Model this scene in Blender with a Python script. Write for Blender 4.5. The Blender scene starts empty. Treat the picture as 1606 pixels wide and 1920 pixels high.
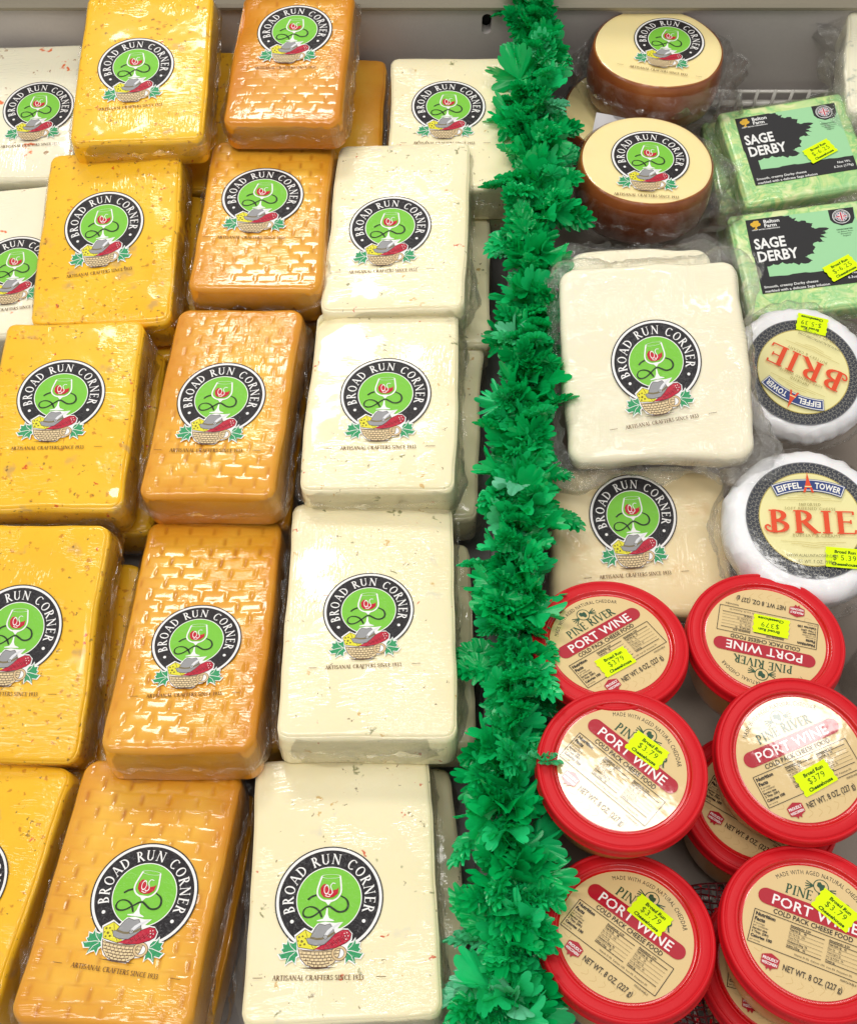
import bpy, bmesh, math, random
from mathutils import Vector, Matrix, Euler, noise
from mathutils.geometry import tessellate_polygon
R = math.radians
PI = math.pi
sc = bpy.context.scene
col = sc.collection

# ---------------------------------------------------------------- camera, world, light, exposure
cam_d = bpy.data.cameras.new('camera')
cam = bpy.data.objects.new('camera', cam_d)
col.objects.link(cam)
cam.location = (0, 0, 0.667)
cam.rotation_euler = (R(27.6), 0, 0)
cam_d.sensor_fit = 'VERTICAL'
cam_d.angle = 2 * math.atan(960 / 2059)
cam_d.clip_start = 0.01
cam_d.clip_end = 50
sc.camera = cam

world = bpy.data.worlds.new('World')
sc.world = world
world.use_nodes = True
bg = world.node_tree.nodes['Background']
bg.inputs[0].default_value = (1.0, 0.985, 0.96, 1)
bg.inputs[1].default_value = 0.46


def area(name, loc, target, sx, sy, power, colr=(1, 0.97, 0.92)):
    l = bpy.data.lights.new(name, 'AREA')
    l.shape = 'RECTANGLE'
    l.size = sx
    l.size_y = sy
    l.energy = power
    l.color = colr
    o = bpy.data.objects.new(name, l)
    col.objects.link(o)
    o.location = loc
    o.rotation_euler = (Vector(target) - Vector(loc)).to_track_quat('-Z', 'Y').to_euler()
    return o


# the fluorescent tubes of the shop ceiling and of the case
area('ceiling_light', (-0.15, 0.10, 1.75), (0, 0.42, 0), 1.3, 0.45, 11.0)
area('ceiling_light', (-0.44, 1.96, 1.55), (-0.1, 0.5, 0), 0.78, 0.34, 14.5)
area('ceiling_light', (-1.05, 0.25, 1.6), (0, 0.4, 0), 0.3, 1.2, 6.5)
tube_lamp = area('ceiling_light', (0.40, 0.78, 1.55), (0.2, 0.35, 0), 0.85, 0.15, 4.2)
tube_lamp.rotation_euler = (0, 0, R(-37))

sc.view_settings.view_transform = 'Standard'
sc.view_settings.look = 'None'
sc.view_settings.exposure = 0.0
sc.view_settings.gamma = 1
sc.cycles.transparent_max_bounces = 16
sc.cycles.max_bounces = 8
sc.cycles.caustics_reflective = False
sc.cycles.caustics_refractive = False
sc.cycles.use_denoising = True


# ---------------------------------------------------------------- helpers
def lin(c):
    r = []
    for v in c[:3]:
        v = v / 255
        r.append(v / 12.92 if v <= 0.04045 else ((v + 0.055) / 1.055) ** 2.4)
    return (*r, 1)


def new_mat(name):
    m = bpy.data.materials.new(name)
    m.use_nodes = True
    nt = m.node_tree
    nt.nodes.clear()
    out = nt.nodes.new('ShaderNodeOutputMaterial')
    return m, nt, out


def nd(nt, typ, **kw):
    n = nt.nodes.new(typ)
    for k, v in kw.items():
        if k.startswith('i_'):
            key = k[2:]
            key = int(key) if key.isdigit() else key.replace('_', ' ')
            n.inputs[key].default_value = v
        else:
            setattr(n, k, v)
    return n


def ramp(nt, fac, stops, interp='LINEAR'):
    r = nt.nodes.new('ShaderNodeValToRGB')
    r.color_ramp.interpolation = interp
    el = r.color_ramp.elements
    while len(el) < len(stops):
        el.new(0.5)
    for e, (p, c) in zip(el, stops):
        e.position = p
        e.color = c if len(c) == 4 else (*c, 1)
    nt.links.new(fac, r.inputs[0])
    return r


def mixc(nt, fac, a, b, mode='MIX'):
    m = nt.nodes.new('ShaderNodeMix')
    m.data_type = 'RGBA'
    m.blend_type = mode
    for sock, v in ((m.inputs[0], fac), (m.inputs[6], a), (m.inputs[7], b)):
        if hasattr(v, 'is_linked') or hasattr(v, 'links'):
            nt.links.new(v, sock)
        else:
            sock.default_value = v
    return m.outputs[2]


def math_n(nt, op, a, b=None, clamp=False):
    m = nt.nodes.new('ShaderNodeMath')
    m.operation = op
    m.use_clamp = clamp
    for i, v in enumerate((a, b)):
        if v is None:
            continue
        if hasattr(v, 'links'):
            nt.links.new(v, m.inputs[i])
        else:
            m.inputs[i].default_value = v
    return m.outputs[0]


def coords(nt, rnd=True, scale=(1, 1, 1), rot=(0, 0, 0)):
    tc = nt.nodes.new('ShaderNodeTexCoord')
    mp = nt.nodes.new('ShaderNodeMapping')
    mp.inputs['Scale'].default_value = scale
    mp.inputs['Rotation'].default_value = rot
    nt.links.new(tc.outputs['Object'], mp.inputs[0])
    if rnd:
        oi = nt.nodes.new('ShaderNodeObjectInfo')
        sc_ = nd(nt, 'ShaderNodeVectorMath', operation='SCALE')
        cb = nt.nodes.new('ShaderNodeCombineXYZ')
        for i in range(3):
            nt.links.new(oi.outputs['Random'], cb.inputs[i])
        nt.links.new(cb.outputs[0], sc_.inputs[0])
        sc_.inputs['Scale'].default_value = 7.3
        nt.links.new(sc_.outputs[0], mp.inputs['Location'])
    return mp.outputs[0]


def noise_t(nt, vec, scale, detail=3, rough=0.5, dist=0):
    n = nd(nt, 'ShaderNodeTexNoise')
    n.inputs['Scale'].default_value = scale
    n.inputs['Detail'].default_value = detail
    n.inputs['Roughness'].default_value = rough
    n.inputs['Distortion'].default_value = dist
    nt.links.new(vec, n.inputs['Vector'])
    return n.outputs['Fac']


def bump(nt, h, strength, dist, base=None):
    b = nt.nodes.new('ShaderNodeBump')
    b.inputs['Strength'].default_value = strength
    b.inputs['Distance'].default_value = dist
    nt.links.new(h, b.inputs['Height'])
    if base is not None:
        nt.links.new(base, b.inputs['Normal'])
    return b.outputs[0]


def film_normal(nt, amount=1.0, dense=1.0):
    """tight cling film: fine fans of short stretch creases that come and go, small puckers, slow waves"""
    c = coords(nt, True)
    wob = noise_t(nt, c, 20, 2)

    def creases(sx, sy, ang, lo, mscale, moff):
        v = coords(nt, True, (sx, sy, 40), (0, 0, R(ang)))
        n = nd(nt, 'ShaderNodeVectorMath', operation='ADD')
        cb = nt.nodes.new('ShaderNodeCombineXYZ')
        nt.links.new(math_n(nt, 'MULTIPLY', wob, 9.0), cb.inputs[1])
        nt.links.new(math_n(nt, 'MULTIPLY', wob, 3.0), cb.inputs[0])
        nt.links.new(v, n.inputs[0])
        nt.links.new(cb.outputs[0], n.inputs[1])
        na = noise_t(nt, n.outputs[0], 1.0, 1, 0.4, 0.2)
        ridge = math_n(nt, 'SUBTRACT', 1.0, math_n(nt, 'ABSOLUTE', math_n(nt, 'MULTIPLY', math_n(nt, 'SUBTRACT', na, 0.5), 5.0)), True)
        mv = coords(nt, True, (1, 1, 1), (moff, moff * 2, moff))
        m = ramp(nt, noise_t(nt, mv, mscale, 2), [(lo, (0, 0, 0, 1)), (lo + 0.10, (1, 1, 1, 1))]).outputs[0]
        return math_n(nt, 'MULTIPLY', ridge, m)

    s = math_n(nt, 'ADD', creases(75, 420, 34, 0.50, 20, 0.3), creases(400, 70, -20, 0.55, 17, 1.7))
    s = math_n(nt, 'ADD', s, creases(55, 520, 4, 0.56, 24, 2.9))
    low = noise_t(nt, c, 30, 2)
    s = math_n(nt, 'ADD', math_n(nt, 'MULTIPLY', s, 0.35 * dense), math_n(nt, 'MULTIPLY', low, 0.9))
    return bump(nt, s, 0.6 * amount, 0.0016)


def cheese_mat(name, base, base2, flecks, coat=0.9, sss=0.12, film=1.0, rough=0.38, specks=None):
    m, nt, out = new_mat(name)
    p = nd(nt, 'ShaderNodeBsdfPrincipled')
    v = coords(nt)
    n = noise_t(nt, v, 14, 4, 0.6)
    c = mixc(nt, ramp(nt, n, [(0.35, (0, 0, 0, 1)), (0.7, (1, 1, 1, 1))]).outputs[0], base, base2)
    for (scale, thr, keep, fc, blur, dist) in flecks:
        vd = nd(nt, 'ShaderNodeTexVoronoi', feature='F1')
        wob = nd(nt, 'ShaderNodeVectorMath', operation='ADD')
        nz = nd(nt, 'ShaderNodeTexNoise')
        nz.inputs['Scale'].default_value = scale * 1.7
        nt.links.new(v, nz.inputs['Vector'])
        ws = nd(nt, 'ShaderNodeVectorMath', operation='SCALE')
        ws.inputs['Scale'].default_value = dist / scale
        nt.links.new(nz.outputs['Color'], ws.inputs[0])
        nt.links.new(v, wob.inputs[0])
        nt.links.new(ws.outputs[0], wob.inputs[1])
        nt.links.new(wob.outputs[0], vd.inputs['Vector'])
        vd.inputs['Scale'].default_value = scale
        d = ramp(nt, vd.outputs['Distance'], [(thr * (1 - blur), (1, 1, 1, 1)), (thr, (0, 0, 0, 1))]).outputs[0]
        sep = nt.nodes.new('ShaderNodeSeparateColor')
        nt.links.new(vd.outputs['Color'], sep.inputs[0])
        k = math_n(nt, 'LESS_THAN', sep.outputs[0], keep)
        f = math_n(nt, 'MULTIPLY', d, k)
        f = math_n(nt, 'MULTIPLY', f, fc[3])
        c = mixc(nt, f, c, (*fc[:3], 1))
    nt.links.new(c, p.inputs['Base Color'])
    p.inputs['Roughness'].default_value = rough
    p.inputs['Subsurface Weight'].default_value = sss
    p.inputs['Subsurface Radius'].default_value = (1.0, 0.6, 0.25)
    p.inputs['Subsurface Scale'].default_value = 0.006
    p.inputs['Coat Weight'].default_value = coat
    p.inputs['Coat Roughness'].default_value = 0.07
    p.inputs['Coat IOR'].default_value = 1.5
    p.inputs['Specular IOR Level'].default_value = 0.15
    if film > 0:
        nt.links.new(film_normal(nt, film), p.inputs['Coat Normal'])
    nt.links.new(bump(nt, noise_t(nt, v, 60, 3), 0.25, 0.0012), p.inputs['Normal'])
    nt.links.new(p.outputs[0], out.inputs[0])
    return m


RED = (0.62, 0.07, 0.01, 0.9)
DRK = (0.14, 0.08, 0.02, 0.75)
GRN = (0.16, 0.17, 0.05, 0.8)
MAU = (0.42, 0.27, 0.13, 0.55)
M = {}
M['orange'] = cheese_mat('orange_cheddar', (0.90, 0.49, 0.016, 1), (0.93, 0.55, 0.030, 1), [
    (62, 0.36, 0.13, MAU, 0.6, 1.1), (48, 0.34, 0.12, MAU, 0.75, 1.0), (120, 0.24, 0.09, RED, 0.4, 1.6), (190, 0.36, 0.25, (0.50, 0.17, 0.01, 0.7), 0.5, 1.2),
    (240, 0.30, 0.17, DRK, 0.5, 1.2)])
M['white'] = cheese_mat('herb_jack', (0.875, 0.775, 0.49, 1), (0.895, 0.81, 0.55, 1), [
    (75, 0.21, 0.14, GRN, 0.6, 2.0), (80, 0.18, 0.10, RED, 0.5, 1.9), (130, 0.24, 0.14, (0.6, 0.33, 0.06, 0.7), 0.5, 1.4),
    (150, 0.20, 0.16, DRK, 0.5, 1.6), (60, 0.3, 0.12, (0.62, 0.60, 0.52, 0.5), 0.9, 1.4)])
M['pepper'] = cheese_mat('pepper_jack', (0.87, 0.82, 0.62, 1), (0.90, 0.86, 0.67, 1), [
    (50, 0.22, 0.35, (0.8, 0.14, 0.02, 0.95), 0.5, 2.0), (90, 0.2, 0.2, (0.35, 0.16, 0.05, 0.8), 0.5, 1.6)])
M['mild'] = cheese_mat('plain_white_cheese', (0.86, 0.79, 0.58, 1), (0.88, 0.82, 0.63, 1), [], film=4.0)
M['swiss'] = cheese_mat('aged_white_cheese', (0.84, 0.67, 0.38, 1), (0.87, 0.74, 0.46, 1), [
    (55, 0.55, 0.3, (0.74, 0.46, 0.18, 0.45), 0.95, 1.8)], film=0.6, coat=0.5)
M['wheel_cut'] = cheese_mat('smoked_gouda_cut', (0.90, 0.74, 0.35, 1), (0.92, 0.77, 0.39, 1), [], film=0.35, coat=0.6)
M['blue'] = cheese_mat('blue_cheese', (0.80, 0.76, 0.58, 1), (0.84, 0.80, 0.62, 1), [
    (90, 0.5, 0.4, (0.22, 0.28, 0.24, 0.7), 0.9, 2.0)], film=1.2)


def smoked_mat():
    m, nt, out = new_mat('smoked_weave_rind')
    p = nd(nt, 'ShaderNodeBsdfPrincipled')
    v = coords(nt)
    at = nd(nt, 'ShaderNodeAttribute', attribute_name='groove')
    n = noise_t(nt, v, 22, 4, 0.6)
    c = mixc(nt, ramp(nt, n, [(0.38, (0, 0, 0, 1)), (0.66, (1, 1, 1, 1))]).outputs[0], (0.80, 0.38, 0.028, 1), (0.88, 0.50, 0.055, 1))
    st = ramp(nt, noise_t(nt, v, 30, 3), [(0.35, (0.25, 0.25, 0.25, 1)), (0.65, (1, 1, 1, 1))]).outputs[0]
    g = math_n(nt, 'MULTIPLY', at.outputs['Fac'], st)
    c = mixc(nt, math_n(nt, 'MULTIPLY', g, 1.0, True), c, (0.36, 0.09, 0.006, 1))
    tc = nt.nodes.new('ShaderNodeTexCoord')
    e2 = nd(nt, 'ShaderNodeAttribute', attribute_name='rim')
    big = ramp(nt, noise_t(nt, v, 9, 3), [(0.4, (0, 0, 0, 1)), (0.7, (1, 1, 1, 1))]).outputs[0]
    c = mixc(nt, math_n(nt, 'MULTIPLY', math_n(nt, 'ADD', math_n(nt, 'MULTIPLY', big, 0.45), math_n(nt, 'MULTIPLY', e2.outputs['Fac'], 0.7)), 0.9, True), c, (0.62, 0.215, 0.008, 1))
    nt.links.new(c, p.inputs['Base Color'])
    p.inputs['Roughness'].default_value = 0.34
    p.inputs['Specular IOR Level'].default_value = 0.2
    p.inputs['Subsurface Weight'].default_value = 0.1
    p.inputs['Subsurface Radius'].default_value = (1.0, 0.5, 0.2)
    p.inputs['Subsurface Scale'].default_value = 0.005
    p.inputs['Coat Weight'].default_value = 1.0
    p.inputs['Coat Roughness'].default_value = 0.07
    nt.links.new(film_normal(nt, 0.55), p.inputs['Coat Normal'])
    nt.links.new(p.outputs[0], out.inputs[0])
    return m


M['smoked'] = smoked_mat()


def simple(name, c, rough=0.5, coat=0.0, bump_amt=0.0, bscale=60, metallic=0.0, var=0.0, film=0.0, spec=0.5):
    m, nt, out = new_mat(name)
    p = nd(nt, 'ShaderNodeBsdfPrincipled')
    p.inputs['Base Color'].default_value = c if len(c) == 4 else (*c, 1)
    v = coords(nt)
    if var:
        n = noise_t(nt, v, 25, 5, 0.6)
        a = tuple(x * (1 - var) for x in c[:3])
        b = tuple(min(1, x * (1 + var)) for x in c[:3])
        nt.links.new(mixc(nt, n, (*a, 1), (*b, 1)), p.inputs['Base Color'])
    p.inputs['Roughness'].default_value = rough
    p.inputs['Metallic'].default_value = metallic
    p.inputs['Specular IOR Level'].default_value = spec
    p.inputs['Coat Weight'].default_value = coat
    p.inputs['Coat Roughness'].default_value = 0.08
    if film:
        nt.links.new(film_normal(nt, film), p.inputs['Coat Normal'])
    if bump_amt:
        nt.links.new(bump(nt, noise_t(nt, v, bscale, 4), bump_amt, 0.002), p.inputs['Normal'])
    nt.links.new(p.outputs[0], out.inputs[0])
    return m


def rind_mat():
    m, nt, out = new_mat('brown_smoked_rind')
    p = nd(nt, 'ShaderNodeBsdfPrincipled')
    v = coords(nt)
    n = noise_t(nt, v, 16, 4, 0.6)
    c = ramp(nt, n, [(0.3, (0.19, 0.038, 0.010, 1)), (0.55, (0.31, 0.075, 0.016, 1)), (0.8, (0.46, 0.15, 0.038, 1))]).outputs[0]
    nt.links.new(c, p.inputs['Base Color'])
    p.inputs['Roughness'].default_value = 0.4
    p.inputs['Coat Weight'].default_value = 0.9
    p.inputs['Coat Roughness'].default_value = 0.12
    nt.links.new(film_normal(nt, 0.6), p.inputs['Coat Normal'])
    nt.links.new(p.outputs[0], out.inputs[0])
    return m


M['rind'] = rind_mat()


def sage_mat():
    m, nt, out = new_mat('sage_marbled_cheese')
    p = nd(nt, 'ShaderNodeBsdfPrincipled')
    v = coords(nt)
    n = noise_t(nt, v, 38, 4, 0.55, 2.2)
    r1 = ramp(nt, n, [(0.36, lin((228, 234, 172))), (0.47, lin((190, 222, 140))), (0.52, lin((132, 200, 122))), (0.56, lin((175, 216, 135))), (0.7, lin((225, 230, 150)))]).outputs[0]
    n2 = noise_t(nt, v, 26, 3, 0.6, 1.5)
    r2 = ramp(nt, n2, [(0.45, (0, 0, 0, 1)), (0.62, (1, 1, 1, 1))]).outputs[0]
    c = mixc(nt, math_n(nt, 'MULTIPLY', r2, 0.55), r1, lin((166, 214, 148)))
    nt.links.new(c, p.inputs['Base Color'])
    p.inputs['Roughness'].default_value = 0.35
    p.inputs['Coat Weight'].default_value = 1
    p.inputs['Coat Roughness'].default_value = 0.08
    nt.links.new(film_normal(nt, 1.0), p.inputs['Coat Normal'])
    nt.links.new(p.outputs[0], out.inputs[0])
    return m


M['sage'] = sage_mat()


def wrap_mat(name='cling_film', milky=0.08, tint=(1, 1, 1)):
    """thin clear film: mostly transparent, bright where a crease catches a lamp"""
    m, nt, out = new_mat(name)
    tr = nd(nt, 'ShaderNodeBsdfTransparent')
    tr.inputs[0].default_value = (0.995, 0.996, 0.995, 1)
    gl = nd(nt, 'ShaderNodeBsdfGlossy')
    gl.inputs['Color'].default_value = (1, 1, 1, 1)
    gl.inputs['Roughness'].default_value = 0.07
    df = nd(nt, 'ShaderNodeBsdfDiffuse')
    df.inputs[0].default_value = (0.80 * tint[0], 0.80 * tint[1], 0.78 * tint[2], 1)
    v = coords(nt, True)
    va = coords(nt, True, (420, 38, 60), (0, 0, R(5)))
    h = math_n(nt, 'ADD', noise_t(nt, v, 120, 4, 0.6, 1.2), math_n(nt, 'MULTIPLY', noise_t(nt, va, 1.0, 3, 0.6, 1.0), 0.8))
    nb = bump(nt, h, 0.55, 0.003)
    nt.links.new(nb, gl.inputs['Normal'])
    lw = nd(nt, 'ShaderNodeLayerWeight')
    lw.inputs['Blend'].default_value = 0.32
    nt.links.new(nb, lw.inputs['Normal'])
    f = math_n(nt, 'ADD', math_n(nt, 'MULTIPLY', lw.outputs['Fresnel'], 0.50), 0.02, True)
    mk = ramp(nt, noise_t(nt, v, 70, 4, 0.65, 1.0), [(0.42, (0, 0, 0, 1)), (0.75, (1, 1, 1, 1))]).outputs[0]
    tlc = nd(nt, 'ShaderNodeBsdfTranslucent')
    tlc.inputs[0].default_value = (0.9, 0.9, 0.88, 1)
    dm = nd(nt, 'ShaderNodeMixShader')
    dm.inputs[0].default_value = 0.5
    nt.links.new(df.outputs[0], dm.inputs[1])
    nt.links.new(tlc.outputs[0], dm.inputs[2])
    m1 = nd(nt, 'ShaderNodeMixShader')
    nt.links.new(math_n(nt, 'MULTIPLY', mk, milky, True), m1.inputs[0])
    nt.links.new(tr.outputs[0], m1.inputs[1])
    nt.links.new(dm.outputs[0], m1.inputs[2])
    m2 = nd(nt, 'ShaderNodeMixShader')
    nt.links.new(f, m2.inputs[0])
    nt.links.new(m1.outputs[0], m2.inputs[1])
    nt.links.new(gl.outputs[0], m2.inputs[2])
    nt.links.new(m2.outputs[0], out.inputs[0])
    return m


M['wrap'] = wrap_mat()
M['wrap_thick'] = wrap_mat('crumpled_cling_film', 0.18)

PRINT = {}


def ink(rgb, kind='film'):
    """printing ink; 'film' under cling film, 'matt' bare paper"""
    key = (rgb, kind)
    if key in PRINT:
        return PRINT[key]
    m, nt, out = new_mat('ink_%02x%02x%02x_%s' % (*rgb, kind))
    p = nd(nt, 'ShaderNodeBsdfPrincipled')
    p.inputs['Base Color'].default_value = lin(rgb)
    p.inputs['Roughness'].default_value = 0.5
    p.inputs['Specular IOR Level'].default_value = 0.1
    if kind == 'film':
        p.inputs['Coat Weight'].default_value = 0.6
        p.inputs['Coat Roughness'].default_value = 0.07
        nt.links.new(film_normal(nt, 0.7), p.inputs['Coat Normal'])
    elif kind == 'shrink':
        p.inputs['Coat Weight'].default_value = 1.0
        p.inputs['Coat Roughness'].default_value = 0.06
        p.inputs['Coat IOR'].default_value = 1.75
        v = coords(nt)
        nt.links.new(bump(nt, noise_t(nt, v, 90, 2, 0.5), 0.055, 0.002), p.inputs['Coat Normal'])
    nt.links.new(p.outputs[0], out.inputs[0])
    PRINT[key] = m
    return m


def link_mesh(name, me, parent=None, loc=None, rot=None):
    o = bpy.data.objects.new(name, me)
    col.objects.link(o)
    if parent:
        o.parent = parent
    if loc is not None:
        o.location = loc
    if rot is not None:
        o.rotation_euler = rot
    return o


def mesh_from(name, verts, faces, mats, mi=None, smooth=True):
    me = bpy.data.meshes.new(name)
    me.from_pydata([tuple(v) for v in verts], [], faces)
    for m in mats:
        me.materials.append(m)
    if mi:
        me.polygons.foreach_set('material_index', mi)
    if smooth:
        me.polygons.foreach_set('use_smooth', [True] * len(me.polygons))
    me.update()
    return me


def thing(name, label, cat, loc=(0, 0, 0), rot=(0, 0, 0), group=None):
    o = bpy.data.objects.new(name, None)
    col.objects.link(o)
    o.empty_display_size = 0.01
    o.location = loc
    o.rotation_euler = rot
    o['label'] = label
    o['category'] = cat
    if group:
        o['group'] = group
    return o


def structure(o):
    o['kind'] = 'structure'
    return o


# ---------------------------------------------------------------- flat print made of small shapes
_glyph_cache = {}


def glyph_mesh(s, bold):
    key = (s, bold)
    if key in _glyph_cache:
        return _glyph_cache[key]
    cu = bpy.data.curves.new('t', 'FONT')
    cu.body = s
    cu.size = 1
    cu.resolution_u = 2
    cu.offset = bold
    o = bpy.data.objects.new('t', cu)
    col.objects.link(o)
    dg = bpy.context.evaluated_depsgraph_get()
    dg.update()
    me = bpy.data.meshes.new_from_object(o.evaluated_get(dg))
    vs = [(v.co.x, v.co.y) for v in me.vertices]
    fs = [tuple(p.vertices) for p in me.polygons]
    bpy.data.objects.remove(o)
    bpy.data.meshes.remove(me)
    bpy.data.curves.remove(cu)
    _glyph_cache[key] = (vs, fs)
    return vs, fs


CAP = 0.73     # cap height of the built-in face at size 1
_adv = {}


def advance(ch, bold=0):
    if ch in _adv:
        return _adv[ch]
    a = glyph_mesh('H' + ch + 'H', 0)[0]
    b = glyph_mesh('HH', 0)[0]
    w = max(x for x, y in a) - min(x for x, y in a) - (max(x for x, y in b) - min(x for x, y in b))
    _adv[ch] = w
    return w


# serif capitals drawn as strokes: l = line x0,y0,x1,y1,width; a = arc cx,cy,rx,ry,from,to (thick at its sides); s = serif x,y,half width
TK, TN, SF = 0.155, 0.07, 0.06
SERIF = {
    'A': (0.78, [('l', .08, 0, .39, 1, TN), ('l', .39, 1, .70, 0, TK), ('l', .2, .36, .58, .36, TN), ('s', .08, 0, .1), ('s', .70, 0, .12)]),
    'B': (0.62, [('l', .13, 0, .13, 1, TK), ('a', .2, .76, .25, .22, 90, -90), ('a', .2, .27, .32, .25, 90, -90), ('l', .1, .985, .22, .985, SF), ('l', .1, .53, .22, .53, SF), ('l', .1, .015, .22, .015, SF), ('s', .10, 0, .1), ('s', .10, 1, .1)]),
    'C': (0.76, [('a', .42, .5, .33, .49, 48, 312), ('l', .66, .80, .66, .96, SF), ('l', .66, .2, .66, .06, SF)]),
    'D': (0.80, [('l', .13, 0, .13, 1, TK), ('a', .2, .5, .5, .485, 90, -90), ('s', .1, 0, .1), ('s', .1, 1, .1)]),
    'E': (0.58, [('l', .13, 0, .13, 1, TK), ('l', .08, .975, .5, .975, SF), ('l', .12, .53, .42, .53, SF), ('l', .08, .025, .52, .025, SF), ('l', .5, .99, .5, .84, SF), ('l', .52, .01, .54, .18, SF), ('l', .42, .62, .42, .44, SF * .8), ('s', .1, 0, .09), ('s', .1, 1, .09)]),
    'F': (0.54, [('l', .13, 0, .13, 1, TK), ('l', .08, .975, .5, .975, SF), ('l', .12, .51, .42, .51, SF), ('l', .5, .99, .5, .82, SF), ('l', .42, .6, .42, .42, SF * .8), ('s', .13, 0, .13), ('s', .1, 1, .09)]),
    'H': (0.80, [('l', .13, 0, .13, 1, TK), ('l', .65, 0, .65, 1, TK), ('l', .13, .52, .65, .52, TN), ('s', .13, 0, .13), ('s', .13, 1, .13), ('s', .65, 0, .13), ('s', .65, 1, .13)]),
    'I': (0.34, [('l', .16, 0, .16, 1, TK), ('s', .16, 0, .14), ('s', .16, 1, .14)]),
    'L': (0.56, [('l', .13, 0, .13, 1, TK), ('l', .08, .025, .5, .025, SF), ('l', .5, .01, .53, .2, SF), ('s', .12, 1, .13), ('s', .1, 0, .1)]),
    'M': (0.98, [('l', .13, 0, .15, 1, TN), ('l', .15, 1, .46, .05, TK), ('l', .46, .05, .78, 1, TN), ('l', .80, 0, .78, 1, TK), ('s', .13, 0, .1), ('s', .82, 0, .12)]),
    'N': (0.84, [('l', .13, 0, .13, 1, TN), ('l', .12, .98, .70, .02, TK), ('l', .70, 0, .70, 1, TN), ('s', .12, 0, .11), ('s', .1, 1, .1), ('s', .70, 1, .11)]),
    'O': (0.86, [('a', .43, .5, .35, .49, 0, 360)]),
    'P': (0.60, [('l', .13, 0, .13, 1, TK), ('a', .2, .72, .28, .26, 90, -90), ('l', .1, .98, .22, .98, SF), ('l', .12, .46, .22, .46, SF), ('s', .13, 0, .13), ('s', .1, 1, .1)]),
    'R': (0.68, [('l', .13, 0, .13, 1, TK), ('a', .2, .74, .27, .245, 90, -90), ('l', .1, .98, .22, .98, SF), ('l', .12, .49, .26, .49, SF), ('l', .28, .5, .62, .0, TK), ('s', .13, 0, .12), ('s', .1, 1, .1), ('s', .65, 0, .08)]),
    'S': (0.54, [('a', .27, .74, .19, .24, 35, 262), ('a', .26, .26, .2, .245, 82, -145), ('l', .43, .78, .43, .95, SF), ('l', .08, .04, .08, .24, SF)]),
    'T': (0.66, [('l', .32, 0, .32, 1, TK), ('l', .04, .975, .6, .975, SF), ('l', .04, .99, .03, .8, SF), ('l', .6, .99, .61, .8, SF), ('s', .32, 0, .13)]),
    'U': (0.78, [('l', .14, .3, .14, 1, TK), ('a', .38, .3, .25, .28, 180, 360), ('l', .63, .3, .63, 1, TN), ('s', .13, 1, .12), ('s', .63, 1, .11)]),
    'V': (0.76, [('l', .08, 1, .37, 0, TK), ('l', .37, 0, .66, 1, TN), ('s', .09, 1, .12), ('s', .66, 1, .1)]),
    'W': (1.06, [('l', .08, 1, .30, 0, TK), ('l', .30, 0, .5, .95, TN), ('l', .5, .95, .72, 0, TK), ('l', .72, 0, .95, 1, TN), ('s', .09, 1, .12), ('s', .95, 1, .1), ('s', .5, 1, .1)]),
    '1': (0.42, [('l', .22, 0, .22, .98, TK), ('l', .2, .96, .06, .84, TN), ('s', .22, 0, .14)]),
    '9': (0.54, [('a', .27, .68, .19, .29, 0, 360), ('a', .1, .55, .36, .52, 10, -80)]),
    '3': (0.52, [('a', .22, .76, .2, .22, 140, -90), ('a', .22, .27, .24, .26, 90, -150)]),
    ' ': (0.34, []),
}


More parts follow.
